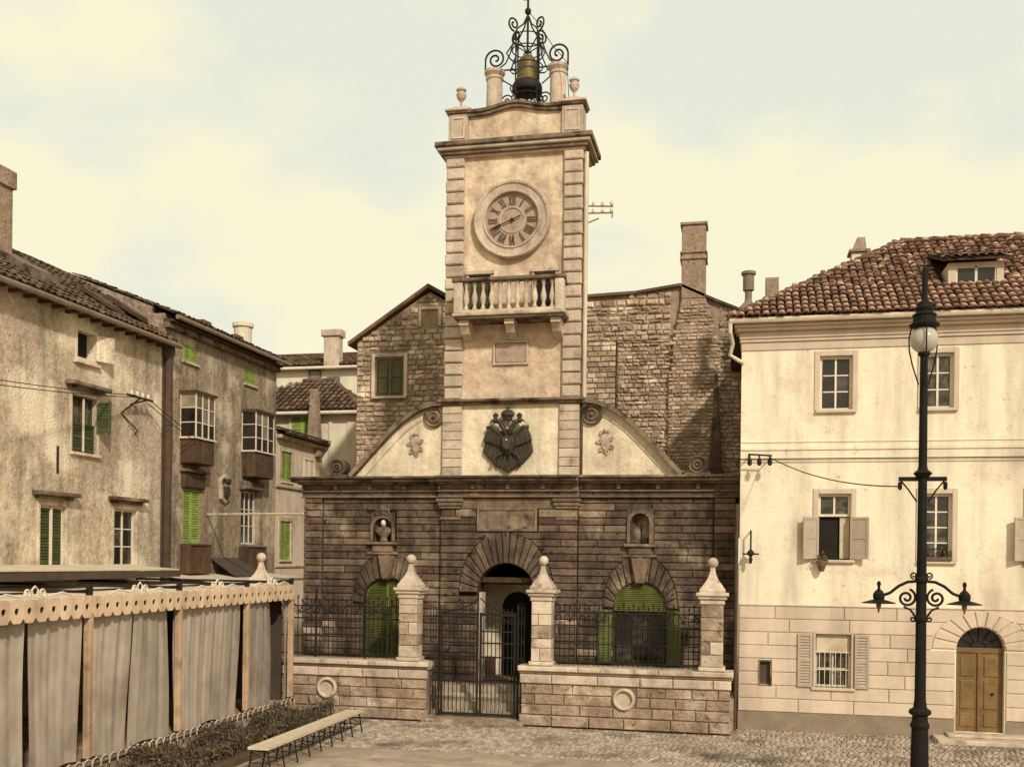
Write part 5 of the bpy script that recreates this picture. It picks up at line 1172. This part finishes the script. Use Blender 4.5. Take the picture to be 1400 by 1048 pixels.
h2 = empty('street_house', (XH, 30, 0), 'brown decayed house with two glazed bays and green attic shutters', 'house')
o2 = [(27.55, 28.35, 9.88, 10.36), (31.40, 32.2, 9.86, 10.36), (27.62, 28.62, 4.55, 6.12), (31.25, 32.3, 4.55, 6.3)]
MB(S).wall(26.5, 33.8, 0, 11.02, .4, o2, 0).build('wall', 'brown_plaster', h2)
MB().box(-24, XH - .41, 26.5, 26.8, 0, 10.95).build('side_wall', 'brown_plaster', h2)
MB().box(-24, XH - .41, 33.5, 33.8, 0, 10.95).build('side_wall', 'brown_plaster', h2)
for a, b, z0, z1 in o2[:2]:
    d = MB(S).box(a, b, .2, .22, z0, z1).build('attic_window', 'void', h2); shutter(d, S, a + .01, b - .01, z0 + .01, z1 - .01, .0, 'green', 2); MB(S).cbox(a - .08, b + .08, -.07, .02, z0 - .07, z0 - .004, .01).build('sill', 'pale_stone', d)
def bay(y0, y1, z0, z1, zb):
    X0, X1 = XH, XH + .5
    b = MB().box(X0 - .02, X1 - .03, y0 + .03, y1 - .03, zb, z0 - .05).build('bay_window', 'brown_wood', h2, label='projecting glazed wooden bay')
    MB().box(X0, X1 + .05, y0 - .05, y1 + .05, z0 - .048, z0).build('bay_sill', 'white_paint', b); MB().box(X0, X1 + .06, y0 - .06, y1 + .06, z1, z1 + .07).build('bay_roof', 'brown_wood', b)
    k = max(4, int((y1 - y0) / .17))
    for i in range(k): MB().cbox(0, 0, 0, 0, 0, 0) if False else MB(side(X1)).cbox(y0 + .02 + (y1 - y0 - .04) * i / k + .003, y0 + .02 + (y1 - y0 - .04) * (i + 1) / k - .003, 0, .03, zb + .02, z0 - .06, .006).build('bay_board', 'brown_wood', b)
    for i in range(3): MB(front(y0)).cbox(X0 + .02 + .15 * i, X0 + .165 + .15 * i, -.0, .03, zb + .02, z0 - .06, .006).build('bay_board', 'brown_wood', b)
    def lights(M, u0, u1, cols, rows):
        f = MB(M); W = u1 - u0; Hh = z1 - z0; t = .04
        for i in range(cols + 1): x = u0 + W * i / cols; f.box(max(u0, x - t / 2), min(u1, x + t / 2), 0, .04, z0, z1)
        for j in range(rows + 1):
            z = z0 + Hh * j / rows
            for i in range(cols): f.box(u0 + W * i / cols + t / 2, u0 + W * (i + 1) / cols - t / 2, .004, .04, max(z0, z - t / 3), min(z1, z + t / 3))
        f.build('bay_frame', 'white_paint', b)
        for i in range(cols):
            for j in range(rows): MB(M).box(u0 + W * i / cols + t / 2, u0 + W * (i + 1) / cols - t / 2, .02, .03, z0 + Hh * j / rows + .012, z0 + Hh * (j + 1) / rows - .012).build('pane', 'glass' if j == 0 or rng.random() < .35 else 'curtained', b)
    lights(front(y0), X0, X1, 1, 3); lights(side(X1), y0 + .045, y1, 3, 3)
    MB(side(X1)).box(y0 + .1, y1 - .05, .10, .12, z0, z1).build('dark_room', 'void', b)
bay(27.42, 28.55, 7.62, 8.90, 6.85); bay(31.25, 32.6, 7.62, 8.90, 6.75)
gs = MB(S).box(27.62, 28.62, .18, .2, 4.55, 6.12).build('window', 'void', h2); shutter(gs, S, 27.62, 28.62, 4.55, 6.12, .02, 'green', 2); MB(S).cbox(27.5, 28.75, -.12, .02, 6.16, 6.62, .03).build('window_hood', 'brown_wood', gs)
MB(S).cbox(27.42, 28.85, -.22, .02, 6.622, 6.70, .02).build('window_hood', 'moulding', gs)
wn_ = window(h2, S, 31.25, 32.3, 4.55, 6.3, 3, 3, frame='white_paint', depth=.05); MB(S).cbox(31.1, 32.5, -.22, .02, 6.34, 6.62, .04).build('window_hood', 'moulding', wn_)
for y0, y1, zt in ((27.50, 28.72, 4.5), (31.12, 32.5, 4.48)):
    b = MB().box(XH, XH + .30, y0 + .02, y1 - .02, 3.62, zt - .05).build('balcony_box', 'brown_wood', h2); MB().box(XH, XH + .36, y0, y1, zt - .048, zt).build('box_rail', 'dark_canvas_and_shade', b)
    k = 7
    for i in range(k): MB(side(XH + .33)).cbox(y0 + (y1 - y0) * i / k + .004, y0 + (y1 - y0) * (i + 1) / k - .004, 0, .03, 3.62, zt - .05, .006).build('box_board', 'brown_wood', b)
    for i in range(2): MB(front(y0 - .01)).cbox(XH + .01 + .16 * i, XH + .165 + .16 * i, 0, .03, 3.62, zt - .05, .006).build('box_board', 'brown_wood', b)
ar = empty('stone_relief', (XH, 30, 5.8), 'worn carved coat of arms relief between the two bays of the brown house', 'relief')
m = MB(S); m.stone([(29.75, 5.95), (30.05, 5.80), (30.35, 5.95), (30.4, 6.55), (30.05, 6.75), (29.7, 6.55)], -.10, .01, .03); m.build('relief_slab', 'pale_stone', ar)
m = MB(S); m.stone([(29.88, 6.05), (30.05, 5.93), (30.22, 6.05), (30.25, 6.35), (29.85, 6.35)], -.17, -.09, .03); m.tube([(p[0], -.12, p[2]) for p in spiral(29.86, 6.5, .1, 1.3, 0)], .025).tube([(p[0], -.12, p[2]) for p in spiral(30.24, 6.5, .1, 1.3, 0, 0, -1)], .025).sphere((30.05, -.13, 6.52), .09, 8, 6); m.build('relief_carving', 'eagle', ar)
for yy in (26.52, 33.5): MB(front(yy)).prism([(XH - 3.2, 10.9), (XH - .41, 10.9), (XH - .41, 11.24), (XH - 3.2, 12.30)], 0, .28).build('gable_wall', 'brown_plaster', h2)
lean_roof(h2, 26.55, 33.9, 11.05, 3.2, 1.3, sag_=.03)
MB().tube([(XH + .42, 26.5, 10.9), (XH + .42, 34.0, 10.9)], .065, 8).build('gutter', 'zinc', h2)
MB(S).cbox(26.5, 33.8, -.16, .02, 10.62, 10.78, .02).build('eaves_band', 'moulding', h2); MB(S).cbox(26.5, 33.8, -.26, .02, 10.782, 10.86, .02).build('eaves_band', 'brown_wood', h2)
m = MB().lathe([(.30, 11.4), (.30, 12.05), (.36, 12.07), (.36, 12.2)], (-16.9, 33.0, 0), 12); m.build('chimney', 'far_plaster', h2)
for y in (28.6, 30.7): MB().box(-16.3, -15.95, y, y + .5, 11.2, 11.32).build('ridge_piece', 'brown_tile', h2)
tag(MB().tube([(XH, 29.04, 5.42), (-12.1, 27.45, 5.38)], .035, 6).build('lane_rod', 'pipe'), 'pale rod spanning the lane from the brown house to the guardhouse', 'rod')

h3 = empty('street_house', (XH, 37, 0), 'small pinkish house with green shutters in the lane beside the guardhouse', 'house')
o3 = [(34.25, 35.15, 6.85, 7.92), (34.2, 35.1, 4.03, 5.42)]
MB(S).wall(33.8, 42, 0, 8.58, .4, o3, 0).build('wall', 'pink_plaster', h3)
for a, b, z0, z1 in o3:
    d = MB(S).box(a, b, .2, .22, z0, z1).build('window', 'void', h3); shutter(d, S, a, b, z0, z1, .01, 'green', 2); MB(S).cbox(a - .08, b + .08, -.07, .02, z0 - .07, z0 - .004, .01).build('sill', 'pale_stone', d)
    MB(S).wall(a - .14, b + .14, z0, z1 + .14, .05, [(a - .002, b + .002, z0 - .01, z1)], -.03).build('surround', 'pale_stone', d)
window(h3, S, 36.2, 37.2, 7.15, 7.85, 2, 1, frame='white_paint', depth=-.03)
MB(S).cbox(33.8, 42, -.08, .02, 6.60, 6.72, .02).build('string_course', 'pale_stone', h3); MB(S).cbox(33.8, 42, -.05, .02, 3.75, 3.85, .02).build('string_course', 'pale_stone', h3)
MB(S).cbox(33.8, 42, -.22, .02, 8.34, 8.46, .02).build('eaves_band', 'pale_stone', h3)
lean_roof(h3, 33.82, 42, 8.62, 3.0, .9)
m = MB(); m.add([(-16.35, 37.2, 8.0), (-15.85, 37.2, 8.0), (-15.85, 37.7, 8.0), (-16.35, 37.7, 8.0), (-16.22, 37.25, 10.6), (-15.98, 37.25, 10.6), (-15.98, 37.5, 10.6), (-16.22, 37.5, 10.6)], [(4, 5, 6, 7), (0, 1, 5, 4), (1, 2, 6, 5), (2, 3, 7, 6), (3, 0, 4, 7)])
m.build('chimney', 'breast', h3)

def hip_house(name_label, x0, x1, y0, z_e, ridge_y, z_r, rx0, rx1, wallmat, ov=.3):
    h = empty('lane_house', ((x0 + x1) / 2, y0, 0), name_label, 'house')
    MB().box(x0, x1, y0, ridge_y * 2 - y0, 0, z_e - .08).build('wall', wallmat, h)
    m = MB(); yb = 2 * ridge_y - y0 + ov
    m.add([(x0 - ov, y0 - ov, z_e), (x1 + ov, y0 - ov, z_e), (rx1, ridge_y, z_r), (rx0, ridge_y, z_r), (x0 - ov, yb, z_e), (x1 + ov, yb, z_e), (x0 - ov, y0 - ov, z_e - .12), (x1 + ov, y0 - ov, z_e - .12), (x0 - ov, yb, z_e - .12), (x1 + ov, yb, z_e - .12)],
          [(0, 1, 2, 3), (1, 5, 2), (4, 0, 3), (5, 4, 3, 2), (6, 7, 1, 0), (7, 9, 5, 1), (8, 6, 0, 4), (6, 8, 9, 7)])
    r = m.build('roof', 'tile_bed', h)
    def mask(p):
        t = (p.y - (y0 - ov)) / (ridge_y - y0 + ov)
        return x0 - ov + t * (rx0 - x0 + ov) + .1 < p.x < x1 + ov + t * (rx1 - x1 - ov) - .1
    roof_tiles(r, (x0 - ov, y0 - ov - .04, z_e + .02), (1, 0, 0), (0, ridge_y - y0 + ov, z_r - z_e), int((x1 - x0 + 2 * ov) / .25), int(math.hypot(ridge_y - y0 + ov, z_r - z_e) / .38), .25, .38, mask, mat='brown_tile')
    MB().tube([(rx0, ridge_y, z_r + .02), (rx1, ridge_y, z_r + .02)], .11, 8).build('ridge_cap', 'brown_tile', r)
    MB().tube([(rx1, ridge_y, z_r + .02), (x1 + ov, y0 - ov, z_e + .04)], .10, 8).build('hip_cap', 'brown_tile', r)
    MB().tube([(x0 - ov, y0 - ov - .05, z_e - .1), (x1 + ov, y0 - ov - .05, z_e - .1)], .07, 8).build('gutter', 'white_paint', h)
    return h
h4 = hip_house('low cream house with red hipped roof and green window down the lane', -21.0, -14.6, 38.0, 9.85, 40.6, 11.5, -18.0, -16.6, 'far_plaster')
Q = front(38.0)
d = MB(Q).box(-17.30, -16.42, -.02, .01, 8.72, 9.62).build('window', 'void', h4); shutter(d, Q, -17.30, -16.42, 8.72, 9.62, -.07, 'green', 2)
MB(Q).wall(-17.42, -16.30, 8.6, 9.74, .04, [(-17.31, -16.41, 8.71, 9.63)], -.05).build('surround', 'white_paint', d)
MB(Q).cbox(-15.75, -15.6, -.06, 0, 6, 9.7, .01).build('pilaster', 'white_paint', h4); MB(Q).cbox(-15.0, -14.62, -.05, 0, 6, 9.7, .01).build('pilaster', 'pink_plaster', h4)
h5 = hip_house('far white house with low tiled roof and broad chimney above the lane', -27, -16.5, 46.0, 13.15, 49.0, 14.3, -26, -17.2, 'far_plaster')
Q = front(46.0)
for a, b, z0, z1 in ((-20.1, -19.5, 12.1, 13.0), (-19.15, -18.55, 11.7, 12.65)):
    window(h5, front(45.9), a, b, z0, z1, 1, 1, frame='moulding', pane='curtained', depth=.0)
c = MB().cbox(-19.22, -18.46, 45.6, 46.1, 13.0, 14.5, .03).build('chimney', 'quoin', h5); MB().cbox(-19.32, -18.36, 45.5, 46.2, 14.502, 14.82, .03).build('chimney_head', 'quoin', c)

# ------------------------------------------------------------------ cafe tent
XT = -11.4
ct = empty('cafe_tent', (XT, 19, 0), 'long cafe tent with grey curtains, orange posts and scalloped peach valance', 'tent')
MB().box(-15.98, XT + .06, 8, 25.3, 0, .42).build('platform', 'wall_stone', ct)
PY = [10.4, 13.45, 16.52, 19.58, 22.62, 25.1]
for y in PY:
    p = MB(side(XT)).cbox(y - .06, y + .06, -.06, .06, .52, 3.44, .012).build('post', 'post_wood', ct)
    MB(side(XT)).cbox(y - .08, y + .08, -.08, .08, .421, .519, .01).build('post_shoe', 'iron', p); MB(side(XT)).box(y - .045, y + .045, -.045, .045, 3.441, 3.60).build('post_top', 'iron', p)
def valance(y0, y1):
    n = max(3, round((y1 - y0) / .31)); w = (y1 - y0) / n; m = MB(side(XT + .075)); zc = 3.24
    for i in range(n):
        c = y0 + w * (i + .5); hole = [(c + .06 * math.cos(2 * PI * k / 8 + PI / 8), zc + .06 * math.sin(2 * PI * k / 8 + PI / 8)) for k in range(8)]
        outer = [(c + w / 2, 3.385), (c + w * .25, 3.43), (c - w * .25, 3.43), (c - w / 2, 3.385), (c - w / 2, 3.125), (c - w * .27, 3.045), (c + w * .27, 3.045), (c + w / 2, 3.125)]
        vs = [(a, 0, b) for a, b in hole] + [(a, 0, b) for a, b in outer] + [(a, .025, b) for a, b in hole] + [(a, .025, b) for a, b in outer]
        fs = []
        for k in range(8):
            j = (k + 1) % 8
            fs += [(k, 8 + k, 8 + j, j), (16 + j, 24 + j, 24 + k, 16 + k), (k, j, 16 + j, 16 + k), (8 + k, 24 + k, 24 + j, 8 + j)]
        m.add(vs, fs)
    v = m.build('valance', 'valance', ct)
    s = MB(side(XT + .05)); yc = (y0 + y1) / 2
    for sg in (-1, 1):
        s.tube([(p[0], 0, p[2]) for p in spiral(yc + sg * .18, 3.52, .085, 1.4, -1, 0, sg)], .016, 6)
        s.tube([(yc + sg * .05, 0, 3.45), (yc + sg * .08, 0, 3.58), (yc, 0, 3.64)], .016, 6).tube([(yc + sg * .3, 0, 3.46), (yc + sg * .7, 0, 3.52), (yc + sg * 1.0, 0, 3.45)], .018, 6)
    s.build('cresting', 'white_paint', v)
for a, b in zip(PY[:-1], PY[1:]):
    valance(a, b); MB().box(XT - .03, XT + .02, a + .065, b - .065, 3.14, 3.36).build('valance_shade_strip', 'dark_canvas_and_shade', ct)  # dark strip stands in for the shade seen through the valance holes
def curtain(y0, y1, slant0=0, slant1=0, x=XT - .10, seed=0):
    rr = random.Random(seed); n = max(6, int((y1 - y0) / .035)); vs = []; fs = []; rows = 8; ph = [rr.uniform(0, 6) for _ in range(4)]
    for j in range(rows + 1):
        t = j / rows; z = .46 + (3.12 - .46) * t
        for i in range(n + 1):
            u = i / n; y = (y0 + slant0 * (1 - t)) * (1 - u) + (y1 + slant1 * (1 - t)) * u
            d = .014 * math.sin(u * (y1 - y0) * 15 + ph[0] + .7 * math.sin(t * 2 + u * 5)) + .008 * math.sin(u * (y1 - y0) * 33 + ph[1] + 2 * math.sin(u * 4)) + .05 * math.sin(u * 3 + t * 3 + ph[2])
            vs.append((x + d * (.35 + .65 * t), y, z + (1 - t) ** 4 * .04 * math.sin(u * (y1 - y0) * 4 + ph[3])))
    for j in range(rows):
        for i in range(n): fs.append((j * (n + 1) + i, j * (n + 1) + i + 1, (j + 1) * (n + 1) + i + 1, (j + 1) * (n + 1) + i))
    m = MB(); m.add(vs, fs); m.build('curtain', 'cloth', ct, smooth=True)
curtain(10.6, 13.3, seed=1); curtain(13.5, 14.92, 0, 0, seed=2); curtain(15.06, 16.38, 0, -.03, seed=3); curtain(16.55, 17.98, 0, -.16, seed=4); curtain(18.05, 19.36, -.12, -.0, seed=5)
curtain(19.60, 22.42, 0, -.16, seed=6); curtain(22.64, 24.10, seed=7); curtain(24.82, 25.1, .05, 0, seed=8)
m = MB(); n = 26                                          # roof canvas
for i in range(n):
    ya, yb = 8 + 17.2 * i / n, 8 + 17.2 * (i + 1) / n; sa, sb = .03 * math.sin(i * 1.3), .03 * math.sin((i + 1) * 1.3)
    m.add([(XT, ya, 3.40), (XT, yb, 3.40), (-13.4, yb, 3.36 + sb), (-13.4, ya, 3.36 + sa), (-15.9, yb, 3.44), (-15.9, ya, 3.44)], [(0, 1, 2, 3), (3, 2, 4, 5)])
m.build('roof_canvas', 'canvas', ct, smooth=True)
for y in PY: MB().tube([(XT, y, 3.5), (-15.9, y, 3.52)], .03, 6).build('roof_rod', 'iron', ct)
MB().tube([(XT, 8, 3.53), (XT, 25.1, 3.53)], .018, 6).build('roof_rod', 'iron', ct)
MB().box(-15.9, XT - .25, 25.04, 25.08, .42, 3.36).build('end_shade_sheet', 'dark_canvas_and_shade', ct)  # dark sheet standing in for the shaded interior at the tent's end
aw1 = empty('shop_awning', (XH, 19, 3.6), 'long pale canvas awning along the foot of the left house', 'awning')
m = MB(); m.add([(XH, 10, 3.93), (XH, 24.9, 3.90), (-14.5, 24.9, 3.80), (-14.5, 10, 3.86), (XH, 10, 3.90), (XH, 24.9, 3.87), (-14.5, 24.9, 3.77), (-14.5, 10, 3.83)], [(3, 2, 1, 0), (4, 5, 6, 7), (3, 7, 6, 2), (2, 6, 5, 1)]); m.build('awning_canvas', 'canvas', aw1)
MB().box(-14.51, -14.47, 10, 24.9, 3.60, 3.768).build('awning_shade_band', 'dark_canvas_and_shade', aw1)  # shadow gap under the awning, drawn as a dark band
aw2 = empty('dark_awning', (XH, 29.5, 3.6), 'small dark slanted awning below the coat of arms on the brown house', 'awning')
m = MB(); m.add([(XH, 29.3, 4.1), (XH, 31.0, 4.1), (-15.0, 31.0, 3.55), (-15.0, 29.0, 3.55), (XH, 29.3, 4.06), (XH, 31.0, 4.06), (-15.0, 31.0, 3.51), (-15.0, 29.0, 3.51)], [(3, 2, 1, 0), (4, 5, 6, 7), (3, 7, 6, 2), (0, 4, 7, 3)]); m.build('awning_canvas', 'dark_canvas_and_shade', aw2)
aw3 = empty('pale_awning', (XH, 28, 3.4), 'pale sagging canvas awning behind the end of the cafe tent', 'awning')
m = MB(); m.add([(XH, 26.6, 3.60), (XH, 33, 3.60), (-14.2, 33, 3.42), (-14.2, 26.6, 3.42), (XH, 26.6, 3.56), (XH, 33, 3.56), (-14.2, 33, 3.38), (-14.2, 26.6, 3.38)], [(3, 2, 1, 0), (4, 5, 6, 7), (3, 7, 6, 2), (0, 4, 7, 3)]); m.build('awning_canvas', 'canvas', aw3)

# ------------------------------------------------------------------ planting bed and benches
bed = structure(MB().box(XT + .07, -9.75, 8, 24.9, -.02, .10).build('planting_bed', 'soil'))
edg = empty('bed_edging', (XT + .12, 18, .4), 'low pale hooped edging along the foot of the cafe tent', 'edging')
MB().box(XT + .07, XT + .13, 10, 24.9, .42, .50).build('edging_rail', 'wall_stone', edg)
m = MB(); y = 12.0
while y < 24.8:
    m.tube([(XT + .16, y, .36), (XT + .16, y + .04, .50), (XT + .16, y + .14, .545), (XT + .16, y + .24, .50), (XT + .16, y + .28, .36)], .014, 5); y += .26
m.build('edging_hoops', 'quoin', edg)
m = MB(); rb = random.Random(9)
def bedpt(r):
    y = r.uniform(12.5, 24.7); x = r.uniform(XT + .2, -9.95); top = .27 + .13 * math.sin(y * 2.3 + x * 3) + .10 * math.sin(y * 5.1 + x * 1.7)
    return (x, y, .1 + top * r.random() ** .6)
leaves(m, 17000, bedpt, .042, rb)
for _ in range(1400):
    x, y, z = bedpt(rb); m.tube([(x, y, .08), (x + rb.gauss(0, .05), y + rb.gauss(0, .08), z + rb.uniform(.05, .2))], .006, 3)
hd_ = m.build('bedding_plants', 'leaf', None, kind='stuff'); hd_['label'] = 'dense low brownish plants filling the bed before the cafe tent'; hd_['category'] = 'plants'
def bench(label, y0, y1, x=-8.97):
    b = empty('bench', (x, (y0 + y1) / 2, 0), label, 'bench')
    for k in range(2):
        MB().cbox(x - .21 + k * .215, x - .005 + k * .215, y0, y1, .46, .515, .008).build('seat_plank', 'bench_wood', b)
    n = max(3, round((y1 - y0) / .62))
    for i in range(n + 1):
        y = y0 + .1 + (y1 - y0 - .2) * i / n
        m = MB(); m.box(x - .19, x + .19, y - .02, y + .02, .42, .459)
        for sg in (-1, 1): m.tube([(x + sg * .17, y, .42), (x + sg * .20, y, .22), (x + sg * .24, y, 0)], .017, 5)
        m.tube([(x - .20, y, .2), (x + .20, y, .2)], .011, 5).tube([(x - .17, y, .41), (x + .2, y, .2)], .010, 5)
        m.build('leg_frame', 'iron', b)
    for sg in (-1, 1): MB().tube([(x + sg * .2, y0 + .1, .22), (x + sg * .2, y1 - .1, .22)], .012, 5).build('stretcher', 'iron', b)
bench('long pale wooden bench on iron legs beside the planting bed', 18.3, 23.4)

# shared names keep Blender's own numbering; done
